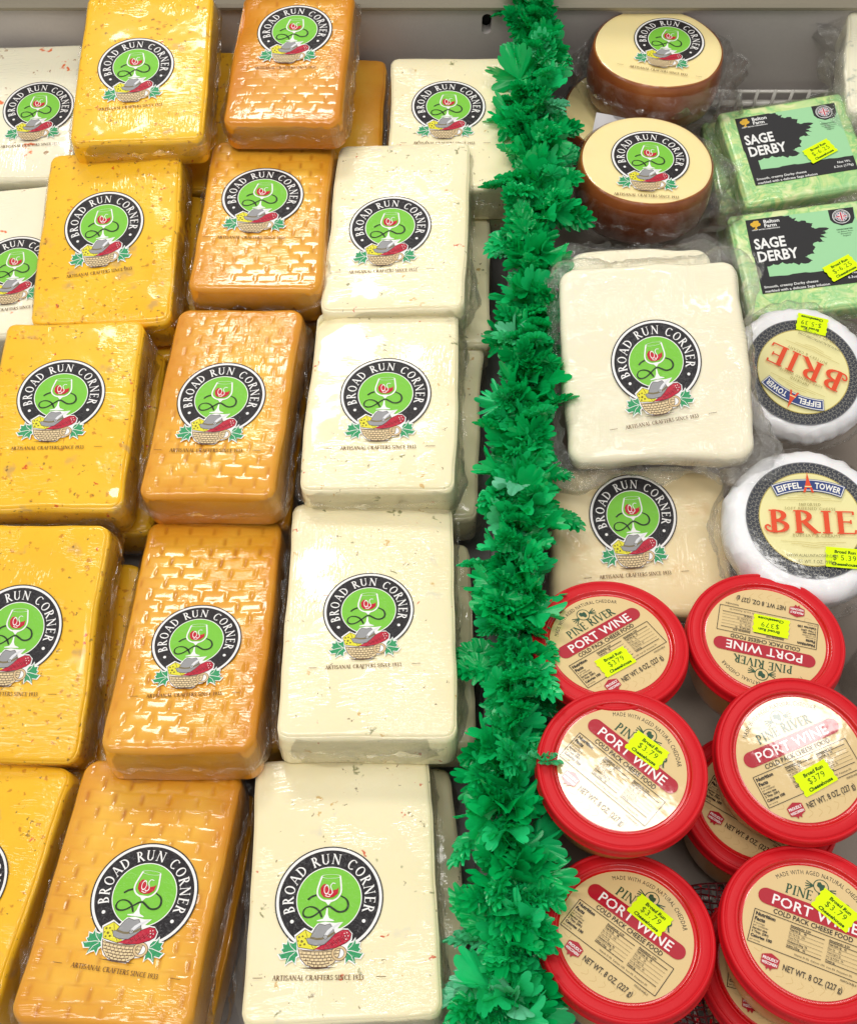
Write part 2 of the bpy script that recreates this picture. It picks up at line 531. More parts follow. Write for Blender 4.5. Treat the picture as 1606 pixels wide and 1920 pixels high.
class Print:
    def __init__(self, step=3.5e-6):
        self.v, self.f, self.m, self.mats = [], [], [], []
        self.z = 0.0
        self.step = step

    def mat(self, m):
        if m not in self.mats:
            self.mats.append(m)
        return self.mats.index(m)

    def add(self, pts, faces, m):
        self.z += self.step
        n = len(self.v)
        k = self.mat(m)
        self.v += [(x, y, self.z) for x, y in pts]
        for f in faces:
            a = sum(pts[f[i]][0] * pts[f[(i + 1) % len(f)]][1] - pts[f[(i + 1) % len(f)]][0] * pts[f[i]][1] for i in range(len(f)))
            if a < 0:
                f = tuple(reversed(f))
            self.f.append(tuple(n + i for i in f))
            self.m.append(k)

    def poly(self, pts, m):
        tris = tessellate_polygon([[Vector((x, y, 0)) for x, y in pts]])
        self.add(pts, [tuple(t) for t in tris], m)

    def ring(self, cx, cy, r0, r1, m, n=72, sy=1.0, a0=0, a1=360):
        pts, fs = [], []
        for i in range(n + 1):
            a = R(a0 + (a1 - a0) * i / n)
            pts += [(cx + r0 * math.cos(a), cy + r0 * sy * math.sin(a)), (cx + r1 * math.cos(a), cy + r1 * sy * math.sin(a))]
        for i in range(n):
            fs.append((2 * i, 2 * i + 1, 2 * i + 3, 2 * i + 2))
        self.add(pts, fs, m)

    def disc(self, cx, cy, r, m, n=64, sy=1.0):
        pts = [(cx + r * math.cos(2 * PI * i / n), cy + r * sy * math.sin(2 * PI * i / n)) for i in range(n)]
        self.add(pts, [tuple(range(n))], m)

    def rect(self, x0, y0, x1, y1, m):
        self.add([(x0, y0), (x1, y0), (x1, y1), (x0, y1)], [(0, 1, 2, 3)], m)

    def strip(self, pts, w, closed=False):
        n = len(pts)
        out, fs = [], []
        for i, (x, y) in enumerate(pts):
            if closed:
                a, b = pts[i - 1], pts[(i + 1) % n]
            else:
                a, b = pts[max(0, i - 1)], pts[min(n - 1, i + 1)]
            dx, dy = b[0] - a[0], b[1] - a[1]
            L = math.hypot(dx, dy) or 1
            ww = (w[i] if isinstance(w, (list, tuple)) else w) / 2
            out += [(x - dy / L * ww, y + dx / L * ww), (x + dy / L * ww, y - dx / L * ww)]
        for i in range(n if closed else n - 1):
            j = (i + 1) % n
            fs.append((2 * i, 2 * i + 1, 2 * j + 1, 2 * j))
        return out, fs

    def stroke(self, pts, w, m, closed=False, smooth=0):
        for _ in range(smooth):
            q = [] if closed else [pts[0]]
            rng = range(len(pts)) if closed else range(len(pts) - 1)
            for i in rng:
                a, b = pts[i], pts[(i + 1) % len(pts)]
                q += [(a[0] * .75 + b[0] * .25, a[1] * .75 + b[1] * .25), (a[0] * .25 + b[0] * .75, a[1] * .25 + b[1] * .75)]
            if not closed:
                q.append(pts[-1])
            pts = q
        if isinstance(w, (list, tuple)) and len(w) != len(pts):
            n = len(pts)
            ws = []
            for i in range(n):
                t = i / (n - 1) * (len(w) - 1)
                k = min(int(t), len(w) - 2)
                ws.append(w[k] + (w[k + 1] - w[k]) * (t - k))
            w = ws
        out, fs = self.strip(pts, w, closed)
        self.add(out, fs, m)

    def text(self, s, x, y, cap, m, bold=0.0, align='C', sx=1.0, rot=0.0, arc=None, slant=0.0, track=0.0):
        size = cap / CAP
        if arc is None:
            w = sum(advance(c) + track for c in s) * size * sx
            ox = {'C': -w / 2, 'L': 0, 'R': -w}[align]
            ca, sa = math.cos(rot), math.sin(rot)
            if track == 0:
                vs, fs = glyph_mesh(s, bold)
                pts = []
                for px, py in vs:
                    qx, qy = px * size * sx + ox + slant * py * size, py * size
                    pts.append((x + qx * ca - qy * sa, y + qx * sa + qy * ca))
                self.add(pts, fs, m)
            else:
                for c in s:
                    if c != ' ':
                        vs, fs = glyph_mesh(c, bold)
                        pts = []
                        for px, py in vs:
                            qx, qy = px * size * sx + ox, py * size
                            pts.append((x + qx * ca - qy * sa, y + qx * sa + qy * ca))
                        self.add(pts, fs, m)
                    ox += (advance(c) + track) * size * sx
            return
        rad, deg0, deg1 = arc        # baseline radius; text runs clockwise from deg0 to deg1
        adv = [advance(c) + track for c in s]
        tot = sum(adv)
        t = 0
        for c, a in zip(s, adv):
            th = R(deg0 + (deg1 - deg0) * (t + a / 2) / tot)
            t += a
            if c == ' ':
                continue
            vs, fs = glyph_mesh(c, bold)
            k = abs(R(deg1 - deg0)) * rad / tot
            up = (math.cos(th), math.sin(th))
            rt = (math.sin(th), -math.cos(th))
            pts = []
            for px, py in vs:
                qx, qy = (px - a / 2) * k, py * size
                pts.append((x + up[0] * (rad + qy) + rt[0] * qx, y + up[1] * (rad + qy) + rt[1] * qx))
            self.add(pts, fs, m)

    def serif(self, s, x, y, cap, m, align='C', sx=1.0, arc=None, track=0.06, heavy=1.0, gap=1.0, bend=0.0):
        adv = [(SERIF[c][0] * (gap if c == ' ' else 1) + track) for c in s]
        tot = sum(adv) - track
        if arc is None:
            w = tot * cap * sx
            ox = {'C': -w / 2, 'L': 0, 'R': -w}[align]
        t = 0
        for c, a in zip(s, adv):
            if arc is not None:
                rad, d0, d1 = arc
                th = R(d0 + (d1 - d0) * (t + (a - track) / 2) / tot)
                k = abs(R(d1 - d0)) * rad / tot
                up, rt = (math.cos(th), math.sin(th)), (math.sin(th), -math.cos(th))
                mid = (a - track) / 2

                def T(p, up=up, rt=rt, k=k, rad=rad, mid=mid):
                    qx, qy = (p[0] - mid) * k, p[1] * cap
                    return (x + up[0] * (rad + qy) + rt[0] * qx, y + up[1] * (rad + qy) + rt[1] * qx)
            else:
                base = ox + t * cap * sx

                def T(p, base=base):
                    qx = base + p[0] * cap * sx
                    yy = y + p[1] * cap
                    if bend:
                        yy -= bend * qx * qx
                    return (x + qx, yy)
            for st in SERIF[c][1]:
                if st[0] == 'l':
                    _, x0, y0, x1, y1, w = st
                    o, f = self.strip([(x0, y0), (x1, y1)], w * heavy)
                elif st[0] == 's':
                    _, x0, y0, hw = st
                    yy = y0 + (SF / 2 if y0 < .5 else -SF / 2)
                    o, f = self.strip([(x0 - hw, yy), (x0 + hw, yy)], SF * heavy)
                else:
                    _, cx, cy, rx, ry, a0, a1 = st
                    n = max(6, int(abs(a1 - a0) / 20))
                    pp, ww = [], []
                    for i in range(n + 1):
                        an = R(a0 + (a1 - a0) * i / n)
                        pp.append((cx + rx * math.cos(an) * .9, cy + ry * math.sin(an) * .95))
                        ww.append((TN + (TK - TN) * abs(math.cos(an)) ** 1.3) * heavy)
                    o, f = self.strip(pp, ww)
                self.add([T(p) for p in o], f, m)
            t += a

    def build(self, name):
        me = mesh_from(name, self.v, self.f, self.mats, self.m, smooth=False)
        return me


# ---- the round emblem (unit: outer ring radius 1), laid out on a 1606-wide tracing
INK_BLACK, INK_WHITE, INK_GREEN = ink((33, 30, 34)), ink((240, 238, 236)), ink((122, 196, 62))


def emblem_mesh():
    P = Print(1.0e-4)       # in emblem units; scaled by 0.0325 it is about 3 microns a step

    def q(x, y):
        return ((x - 580) / 430, (885 - y) / 430)

    def Q(*p):
        return [q(*a) for a in p]
    K, W, G = INK_BLACK, INK_WHITE, INK_GREEN
    P.disc(0, 0, 1.0, K, 96)
    P.disc(0, 0, 0.975, W, 96)
    P.disc(0, 0, 0.925, K, 96)
    P.disc(0, 0, 0.605, W, 80)
    P.disc(0, 0, 0.588, G, 80)
    P.serif('BROAD RUN CORNER', 0, 0, 0.20, W, arc=(0.655, 201, -21), track=0.10, gap=1.05, heavy=0.95)
    for a in (212.5, -32.5):
        P.disc(0.775 * math.cos(R(a)), 0.775 * math.sin(R(a)), 0.034, W, 14)
    # ribbon
    dk = ink((38, 52, 30))
    P.stroke(Q((412, 893), (440, 868), (478, 855)), 0.035, dk, smooth=2)
    P.stroke(Q((532, 1034), (505, 975), (450, 945), (395, 955), (376, 1000), (400, 1034), (455, 1030), (510, 990), (575, 938), (615, 965), (660, 995), (715, 985), (738, 945), (722, 890), (668, 862)), [0.03, 0.04, 0.03, 0.02, 0.03, 0.035, 0.03, 0.03, 0.035, 0.04, 0.035, 0.04, 0.04, 0.03, 0.02], dk, smooth=2)
    # wine glass
    P.poly(Q((565, 960), (575, 960), (578, 1010), (590, 1040), (628, 1056), (628, 1063), (495, 1063), (495, 1056), (540, 1045), (558, 1010)), W)
    bowl = Q((513, 706), (497, 760), (482, 815), (486, 860), (520, 895), (577, 912), (635, 895), (668, 855), (675, 815), (668, 760), (661, 706))
    P.poly(Q((540, 895), (577, 940), (612, 895)), W)
    P.stroke(bowl, 0.030, W, smooth=2)
    P.ring(q(587, 706)[0], q(587, 706)[1], 0.165, 0.185, W, 28, sy=0.22)
    wine = Q((507, 800), (525, 772), (545, 765), (560, 790), (600, 822), (640, 810), (652, 795), (648, 845), (615, 872), (577, 882), (535, 872), (512, 845))
    P.poly(wine, ink((190, 22, 46)))
    P.ring(q(556, 812)[0], q(556, 812)[1], 0.038, 0.05, W, 20, sy=1.9)
    P.stroke(Q((548, 860), (575, 872), (588, 862)), 0.014, W, smooth=1)
    P.stroke(Q((625, 765), (600, 758), (585, 785), (598, 812), (606, 838), (590, 858), (572, 848)), 0.016, W, smooth=2)
    # leaves with white rims
    lf = [(280, 1203), (297, 1228), (325, 1234), (345, 1215), (362, 1250), (368, 1320), (348, 1338), (345, 1385), (322, 1358), (300, 1368), (272, 1390), (280, 1342), (240, 1347), (215, 1310), (253, 1300), (235, 1280), (250, 1268), (242, 1235), (273, 1240)]
    for mir in (0, 1):
        pp = [((1080 - x) if mir else x, y) for x, y in lf]
        cx, cy = sum(p[0] for p in pp) / len(pp), sum(p[1] for p in pp) / len(pp)
        P.poly(Q(*[(cx + (x - cx) * 1.16, cy + (y - cy) * 1.16) for x, y in pp]), W)
        P.poly(Q(*pp), ink((50, 150, 96)))
        s_ = (lambda x: 1080 - x) if mir else (lambda x: x)
        P.stroke(Q((s_(360), 1290), (s_(310), 1290), (s_(225), 1312)), 0.012, W)
        P.stroke(Q((s_(345), 1290), (s_(305), 1255), (s_(283), 1212)), 0.010, W)
        P.stroke(Q((s_(340), 1300), (s_(305), 1330), (s_(282), 1378)), 0.010, W)
    # white halo behind basket group
    halo = Q((400, 1112), (455, 1140), (500, 1080), (560, 1068), (640, 1078), (700, 1070), (660, 1120), (740, 1122), (778, 1160), (775, 1210), (745, 1258), (738, 1330), (690, 1370), (640, 1380), (600, 1425), (480, 1425), (400, 1385), (355, 1300), (350, 1240), (325, 1170))
    P.poly(halo, W)
    # basket
    bk = Q((362, 1270), (400, 1284), (470, 1290), (560, 1290), (640, 1280), (690, 1262), (680, 1330), (640, 1385), (590, 1412), (500, 1418), (430, 1395), (385, 1345))
    P.poly(bk, ink((226, 203, 158)))
    br = ink((84, 58, 42))
    for i, yy in enumerate((1296, 1320, 1344, 1368, 1392)):
        hw = [158, 152, 138, 115, 80][i]
        P.stroke(Q((525 - hw, yy - 8), (525, yy + 6), (525 + hw, yy - 8)), 0.012, br, smooth=1)
        for k in range(-5, 6):
            xx = 525 + (k + (i % 2) * .5) * 32
            if abs(xx - 525) < hw - 12:
                P.stroke(Q((xx, yy + 3), (xx, yy + 25)), 0.011, br)
    P.stroke(bk, 0.012, br, closed=True)
    P.ring(*q(680, 1310), 0.095, 0.135, ink((214, 186, 140)), 24, sy=0.95)
    P.ring(*q(680, 1310), 0.132, 0.142, br, 24, sy=0.95)
    P.ring(*q(680, 1310), 0.088, 0.096, br, 24, sy=0.95)
    # cheese wedge
    P.poly(Q((340, 1180), (408, 1128), (475, 1165), (520, 1275), (490, 1284), (362, 1262)), ink((226, 218, 58)))
    P.stroke(Q((340, 1180), (408, 1128), (475, 1165), (500, 1240), (490, 1284), (362, 1262)), 0.011, br, closed=True)
    P.stroke(Q((408, 1128), (440, 1215), (490, 1284)), 0.009, br)
    for x, y, r in ((365, 1185, 9), (392, 1180, 8), (388, 1218, 11), (378, 1247, 8), (410, 1240, 9), (415, 1195, 6), (360, 1215, 6)):
        P.disc(*q(x, y), r / 430, ink((120, 108, 30)), 10)
    # salami
    sa = Q((485, 1280), (560, 1240), (640, 1165), (700, 1132), (745, 1135), (768, 1165), (762, 1205), (730, 1232), (650, 1270), (560, 1284))
    P.poly(sa, ink((186, 30, 56)))
    P.stroke(sa, 0.012, ink((90, 10, 25)), closed=True)
    for k in range(6):
        x0 = 560 + k * 30
        P.stroke(Q((x0, 1282 - k * 14), (x0 + 40, 1240 - k * 16)), 0.008, ink((110, 12, 30)))
        P.stroke(Q((x0 + 10, 1238 - k * 15), (x0 + 42, 1262 - k * 12)), 0.008, ink((110, 12, 30)))
    for x, y in ((715, 1160), (735, 1155), (722, 1180), (745, 1180), (730, 1205)):
        P.disc(*q(x, y), 0.010, W, 8)
    # hat
    P.poly(Q((420, 1200), (450, 1190), (490, 1110), (515, 1085), (560, 1095), (600, 1085), (625, 1120), (640, 1165), (600, 1210), (560, 1245), (490, 1252), (440, 1238)), ink((150, 150, 152)))
    P.stroke(Q((420, 1200), (450, 1190), (490, 1110), (515, 1085), (560, 1095), (600, 1085), (625, 1120), (640, 1165), (600, 1210), (560, 1245), (490, 1252), (440, 1238)), 0.011, ink((60, 58, 58)), closed=True)
    P.stroke(Q((450, 1190), (520, 1205), (590, 1185), (640, 1150)), 0.040, ink((120, 108, 78)), smooth=1)
    P.stroke(Q((560, 1190), (600, 1130), (682, 1075)), [0.05, 0.06, 0.0], ink((222, 222, 226)), smooth=1)
    P.disc(*q(568, 1187), 0.040, ink((60, 58, 58)), 14)
    P.disc(*q(568, 1187), 0.030, ink((190, 190, 190)), 14)
    P.disc(*q(568, 1187), 0.012, ink((60, 58, 58)), 10)
    # ground shadow line drawn under the basket
    P.poly(Q((375, 1418), (520, 1411), (668, 1416), (520, 1427)), br)
    return P.build('printed_emblem')


def slogan_mesh():
    P = Print(1.0e-4)
    b = ink((104, 66, 30))
    P.serif('ARTISANAL CRAFTERS SINCE 1933', -0.12, -1.445, 0.088, b, sx=1.0, track=0.045, heavy=1.0, gap=0.8)
    P.rect(-1.27, -1.407, -1.10, -1.397, b)
    P.rect(0.91, -1.397, 1.09, -1.387, b)
    return P.build('printed_slogan')


EMB, SLO = emblem_mesh(), slogan_mesh()


def emblem(root, ex, ey, t, s=1.0, rot=0.0, slogan=True):
    k = 0.0325 * s
    o = link_mesh('printed_emblem', EMB, root, (ex, ey, t), (0, 0, R(rot)))
    o.scale = (k, k, k)
    if slogan:
        o = link_mesh('printed_slogan', SLO, root, (ex, ey, t), (0, 0, R(rot)))
        o.scale = (k, k, k)


# ---------------------------------------------------------------- wrapped blocks
def fb(p, seed, f, a):
    return noise.noise(Vector((p[0] * f + seed * 3.1, p[1] * f - seed * 1.7, p[2] * f + seed))) * a


def lat(n_edge, n_mid, half, r):
    """lattice coordinates dense inside the rounded edge"""
    e = [-half + r * (1 - math.cos(PI / 2 * i / n_edge)) for i in range(n_edge)]
    m = [-(half - r) + 2 * (half - r) * i / n_mid for i in range(n_mid + 1)]
    return e + m + [-x for x in reversed(e)]


def weave(x, y, w, h, seed):
    """height (<=0) and groove darkness of the basket pattern pressed by the smoking mat"""
    a, b = 0.0096, 0.0172
    x = x + 0.0010 * math.sin(y * 60 + seed)
    y = y + 0.0008 * math.sin(x * 75 + seed * 2)
    row = math.floor(y / a)
    fy = y / a - row
    xx = x / b + (0.5 if row % 2 else 0)
    fx = xx - math.floor(xx)
    dx = min(fx, 1 - fx) * b
    dy = min(fy, 1 - fy) * a
    jit = 0.55 + 0.9 * abs(noise.noise(Vector((math.floor(xx) * 1.3 + seed, row * 2.1, 0))))
    vert = math.exp(-(dx / 0.00125) ** 2) * (1 - math.exp(-(dy / 0.0016) ** 2)) * jit
    hor = math.exp(-(dy / 0.0009) ** 2) * (0.25 + 0.75 * math.exp(-((abs(fx - .5) * b) / 0.0042) ** 2)) * jit
    pillow = (1 - math.sin(PI * fy)) * 0.35
    hgt = -(0.0013 * vert + 0.00055 * hor + 0.0005 * pillow)
    m = 0.008
    ed = max(0, min(1, (w / 2 - abs(x)) / m)) * max(0, min(1, (h / 2 - abs(y)) / m))
    return hgt * ed, (vert * 1.0 + hor * 0.45) * min(1, ed * 2)


def block_body(kind, w, h, t, seed, r=0.0032, rp=0.0085, woven=False, amp=1.0, detail=1.0, dents=(), wamp=1.0):
    nx, ny = (88, 132) if woven else (int(26 * detail), int(36 * detail))
    X = lat(4, nx, w / 2, r)
    Y = lat(4, ny, h / 2, r)
    Z = [v + t / 2 for v in lat(4, 5, t / 2, r)]
    hx, hy, hz = w / 2, h / 2, t / 2
    idx = {}
    vs, fs, gro, rim = [], [], [], []

    def vert(i, j, k):
        key = (i, j, k)
        if key in idx:
            return idx[key]
        x, y, z = X[i], Y[j], Z[k]
        # plan rounding
        for_rp = rp
        qx = max(-(hx - for_rp), min(hx - for_rp, x))
        qy = max(-(hy - for_rp), min(hy - for_rp, y))
        dx, dy = x - qx, y - qy
        if dx and dy:
            L = math.hypot(dx, dy)
            mx = max(abs(dx), abs(dy))
            dx, dy = dx * mx / L, dy * mx / L
            x, y = qx + dx, qy + dy
        # edge rounding against the plan-rounded outline
        zc = max(r, min(t - r, z))
        dz = z - zc
        # distance to plan outline
        qx2 = max(-(hx - rp), min(hx - rp, x))
        qy2 = max(-(hy - rp), min(hy - rp, y))
        ax, ay = x - qx2, y - qy2
        if abs(ax) > 0 or abs(ay) > 0:
            rad = math.hypot(ax, ay)
            inn = rp - r
            if rad > inn and dz != 0:
                e = rad - inn
                mm = max(e, abs(dz))
                LL = math.hypot(e, dz)
                e2, dz2 = e * mm / LL, dz * mm / LL
                f = (inn + e2) / rad
                x, y = qx2 + ax * f, qy2 + ay * f
                dz = dz2
        z = zc + dz
        top = max(0.0, (z - t + r) / r) if z > t - r else 0.0
        p = (x, y, z)
        side = 1 - max(0, min(1, (min(hx - abs(x), hy - abs(y))) / 0.02))
        # hand-cut unevenness: sides wander, foot spreads a little
        sx_ = fb(p, seed, 16, 0.0026 * amp) + fb(p, seed + 5, 55, 0.0007 * amp)
        sy_ = fb(p, seed + 9, 16, 0.0026 * amp) + fb(p, seed + 13, 55, 0.0007 * amp)
        low = (1 - z / t)
        bul = 0.0016 * math.sin(PI * z / t)
        x2 = x + side * (sx_ + (math.copysign(low * 0.0012 + bul * .6, x) if abs(x) > hx - .02 else 0))
        y2 = y + side * (sy_ + (math.copysign(low * 0.0012 + bul * .6, y) if abs(y) > hy - .02 else 0))
        g = 0
        z2 = z
        if top > 0:
            dome = -abs(fb((x, y, 0), seed + 2, 14, 0.0022 * amp)) * 0.5 - side * side * 0.0009
            z2 += dome
            for (cx, cy, rad, dep) in dents:
                d = math.hypot(x - cx, y - cy)
                z2 -= dep * math.exp(-(d / rad) ** 2)
            if woven:
                hg, g = weave(x, y, w, h, seed)
                z2 += hg * wamp
                g *= .75 + .25 * wamp
        idx[key] = len(vs)
        vs.append((x2, y2, z2))
        gro.append(g)
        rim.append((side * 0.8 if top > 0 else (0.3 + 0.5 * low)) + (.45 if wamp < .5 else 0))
        return idx[key]

    NX, NY, NZ = len(X) - 1, len(Y) - 1, len(Z) - 1
    for i in range(NX):
        for j in range(NY):
            fs.append((vert(i, j, NZ), vert(i + 1, j, NZ), vert(i + 1, j + 1, NZ), vert(i, j + 1, NZ)))
    if not woven:
        for i in range(NX):
            for j in range(NY):
                fs.append((vert(i, j, 0), vert(i, j + 1, 0), vert(i + 1, j + 1, 0), vert(i + 1, j, 0)))
    for k in range(NZ):
        for i in range(NX):
            fs.append((vert(i, 0, k), vert(i + 1, 0, k), vert(i + 1, 0, k + 1), vert(i, 0, k + 1)))
            fs.append((vert(i + 1, NY, k), vert(i, NY, k), vert(i, NY, k + 1), vert(i + 1, NY, k + 1)))
        for j in range(NY):
            fs.append((vert(0, j + 1, k), vert(0, j, k), vert(0, j, k + 1), vert(0, j + 1, k + 1)))
            fs.append((vert(NX, j, k), vert(NX, j + 1, k), vert(NX, j + 1, k + 1), vert(NX, j, k + 1)))
    me = mesh_from('cheese_body', vs, fs, [M[kind]])
    if kind == 'smoked':
        for nm, dat in (('groove', gro), ('rim', rim)):
            at = me.attributes.new(nm, 'FLOAT', 'POINT')
            at.data.foreach_set('value', dat)
    return me


def outline_rr(w, h, rp):
    def f(s):
        """s in 0..1 round the outline, anticlockwise from the right side"""
        a = 2 * PI * s
        c, d = math.cos(a), math.sin(a)
        n = 9.0
        k = (abs(c) ** n + abs(d) ** n) ** (-1 / n)
        x, y = c * k * w / 2, d * k * h / 2
        return x, y
    return f


def wrap_mesh(outline, t, seed, n=150, ears=((0.9, 1), (0.4, .5)), loose=1.0, mat='wrap', fin=True, top=0.004, eamp=1.0):
    """cling film hanging off the sides: tight at the top edge, puckered and loose below, with crumpled ears at corners"""
    rnd = random.Random(seed)
    vs, fs = [], []
    rows = 8
    for k in range(rows):
        u = k / (rows - 1)
        for i in range(n):
            s = i / n
            x, y = outline(s)
            L = math.hypot(x, y)
            nx, ny = x / L, y / L
            # outward direction from the outline's normal
            x1, y1 = outline(s + 0.002)
            x0, y0 = outline(s - 0.002)
            tx, ty = x1 - x0, y1 - y0
            TL = math.hypot(tx, ty) or 1
            ox, oy = ty / TL, -tx / TL
            ear = 0
            for (es, ea) in ears:
                d = abs((s - es + 0.5) % 1 - 0.5)
                ear += ea * math.exp(-(d / 0.035) ** 2)
            lo = 0.0012 + (loose * 0.0045 * math.sin(PI * u * 0.9) + eamp * loose * ear * 0.010 * math.sin(PI * min(1, u * 1.1)) ** 0.7)
            zz = t - top - (t - top - 0.002) * u
            p = (x * 1, y * 1, zz)
            wr = fb(p, seed, 95, 0.0030 * loose) * (0.2 + u) + fb(p, seed + 3, 210, 0.0016 * loose) * (0.15 + u) + ear * fb(p, seed + 7, 160, 0.006)
            lo = max(0.0009, lo + wr)
            zz += ear * fb(p, seed + 11, 130, 0.006) * u
            vs.append((x + ox * lo, y + oy * lo, zz))
    for k in range(rows - 1):
        for i in range(n):
            j = (i + 1) % n
            fs.append((k * n + j, k * n + i, (k + 1) * n + i, (k + 1) * n + j))
    if fin:
        # the heat-sealed seam that sticks out round the middle
        base = len(vs)
        for k in range(3):
            for i in range(n):
                s = i / n
                x, y = outline(s)
                x1, y1 = outline(s + 0.002)
                x0, y0 = outline(s - 0.002)
                tx, ty = x1 - x0, y1 - y0
                TL = math.hypot(tx, ty) or 1
                ox, oy = ty / TL, -tx / TL
                ear = 0
                for (es, ea) in ears:
                    d = abs((s - es + 0.5) % 1 - 0.5)
                    ear += ea * math.exp(-(d / 0.03) ** 2)
                p = (x, y, k)
                off = 0.0035 + k * (0.0022 + 0.0045 * ear * eamp) * loose + k * fb(p, seed + 21, 60, 0.0022) + fb(p, seed + 17, 200, 0.0010)
                zz = t * 0.55 + fb(p, seed + 23, 45, 0.008) + fb(p, seed + 29, 190, 0.0035) * k + ear * 0.004 * k
                vs.append((x + ox * max(0.001, off), y + oy * max(0.001, off), zz))
        for k in range(2):
            for i in range(n):
                j = (i + 1) % n
                fs.append((base + k * n + j, base + k * n + i, base + (k + 1) * n + i, base + (k + 1) * n + j))
    return mesh_from('plastic_wrap', vs, fs, [M[mat]])


def place_top(c, r, t):
    """root location for a block whose top face centre is c"""
    n = Euler([R(a) for a in r], 'XYZ').to_matrix() @ Vector((0, 0, 1))
    return Vector(c) - n * t


KINDNAME = {'orange': ('orange_cheese_block', 'cheese block'), 'smoked': ('smoked_cheese_block', 'cheese block'), 'white': ('white_cheese_block', 'cheese block'), 'pepper': ('white_cheese_block', 'cheese block')}
GROUPS = {'orange': 'wrapped orange cheese blocks with dark flecks', 'smoked': 'smoked cheese blocks with a woven pattern', 'white': 'cream cheese blocks with herbs in the middle column', 'pepper': 'pale cheese blocks at the left edge'}
T = 0.038
BLOCKS = [
    # kind, centre of top face, rotation, w, h, emblem x, y, scale, rotation, label
    ('orange', (-0.2365, 0.7525, 0.032), (3.3, -0.2, 1.8), .1065, .1639, -.0056, -.0035, .975, 4, 'topmost orange cheese block, against the grey back wall, its upper edge out of the picture'),
    ('orange', (-0.255, 0.5997, -0.0026), (5.6, -3.5, 1.0), .1085, .1625, -.0027, .0083, .99, 5, 'second orange cheese block from the back wall, dented at its lower right corner'),
    ('orange', (-0.2661, 0.4338, -0.0037), (-0.5, 0.5, 1.4), .1030, .1600, -.0013, .0129, .985, 0, 'middle orange cheese block of its column, with mauve specks right of the emblem'),
    ('orange', (-0.271, 0.2644, -0.0189), (6.7, -2.5, -1.9), .0955, .1608, -.0035, .0056, .955, 0, 'fourth orange cheese block from the wall, half its emblem cut by the photo edge'),
    ('orange', (-0.2873, 0.1093, -0.0318), (-6.9, -6.5, -6.4), .0944, .1563, .0016, .0008, .924, 0, 'lowest orange cheese block in the bottom left corner, only its right part in view'),
    ('smoked', (-0.1154, 0.7637, 0.0318), (0.0, -2.4, -2.3), .0954, .1568, .0013, .028, .984, 0, 'topmost woven smoked cheese block, faintly patterned and browner, against the back wall'),
    ('smoked', (-0.1309, 0.6179, 0.0034), (-4.1, -0.7, -0.9), .1010, .1680, -.0024, .0158, 1.017, -1, 'second woven smoked cheese block from the wall, left of the top overlapping cream block'),
    ('smoked', (-0.1486, 0.4426, 0.0004), (-2.7, -4.0, -3.2), .0955, .1700, -.0011, -.0013, 1.0, 0, 'middle woven smoked cheese block of its column, tilted to the right'),
    ('smoked', (-0.1524, 0.2705, -0.0101), (-14.3, -0.4, 0.1), .0950, .1865, .0014, -.0138, .90, 2, 'fourth woven smoked cheese block from the wall, its relief glaring with reflections'),
    ('smoked', (-0.1744, 0.1055, -0.0087), (-11.9, -1.8, -4.7), .0998, .1569, .0088, -.0056, .965, -3, 'lowest woven smoked cheese block, cut by the bottom edge of the photo'),
    ('white', (0.0214, 0.7278, -0.0039), (-1.5, -0.3, -0.5), .1065, .1553, -.0044, .0143, .978, 0, 'topmost cream cheese block by the wall, its lower half under the next block'),
    ('white', (-0.0238, 0.606, 0.0047), (-1.8, -4.3, -2.2), .1080, .1750, -.0061, -.0064, 1.005, 1, 'second cream cheese block from the wall, overlapping the block behind it'),
    ('white', (-0.0336, 0.444, 0.0013), (-3.0, -2.9, -1.4), .1074, .1591, .0026, .0001, 1.02, 1, 'third cream cheese block from the wall, its upper left corner cut off'),
    ('white', (-0.0389, 0.278, -0.0029), (-10.7, -0.8, 0.3), .1101, .1815, -.0004, -.001, .92, 2, 'fourth cream cheese block from the wall, taller and whitened by glare'),
    ('white', (-0.0508, 0.1091, -0.0067), (-12.4, -0.8, 3.3), .1083, .1574, -.0076, -.0124, .971, -3, 'lowest and nearest cream cheese block, with greenish shaded right side'),
    ('pepper', (-0.3626, 0.7619, -0.025), (1.6, -0.3, 2.1), .1074, .1564, .0199, .0005, .961, 2, 'pale cheese block with red pepper bits in the top left corner'),
    ('pepper', (-0.3447, 0.6008, -0.0327), (-0.7, -1.2, 6.0), .1134, .1572, .0079, -.0103, .973, 1, 'pale cheese block at the left edge, half hidden by the second orange block'),
]
EARS = [((0.97, .5), (0.04, .5), (0.88, .9), (0.12, .5), (0.60, .4)), ((0.9, 1.1), (0.12, .6), (0.4, .3)), ((0.88, 1.0), (0.10, .8), (0.62, .6)), ((0.9, .7), (0.14, 1.0), (0.38, .4)), ((0.87, 1.2), (0.12, .4), (0.63, .3))]
DENTS = {1: [(0.05, -0.045, .012, .005)], 5: [(-0.055, .04, .02, .006)], 12: [(-0.056, .078, .012, .008)], 2: [(0.048, -0.06, .012, .003)]}
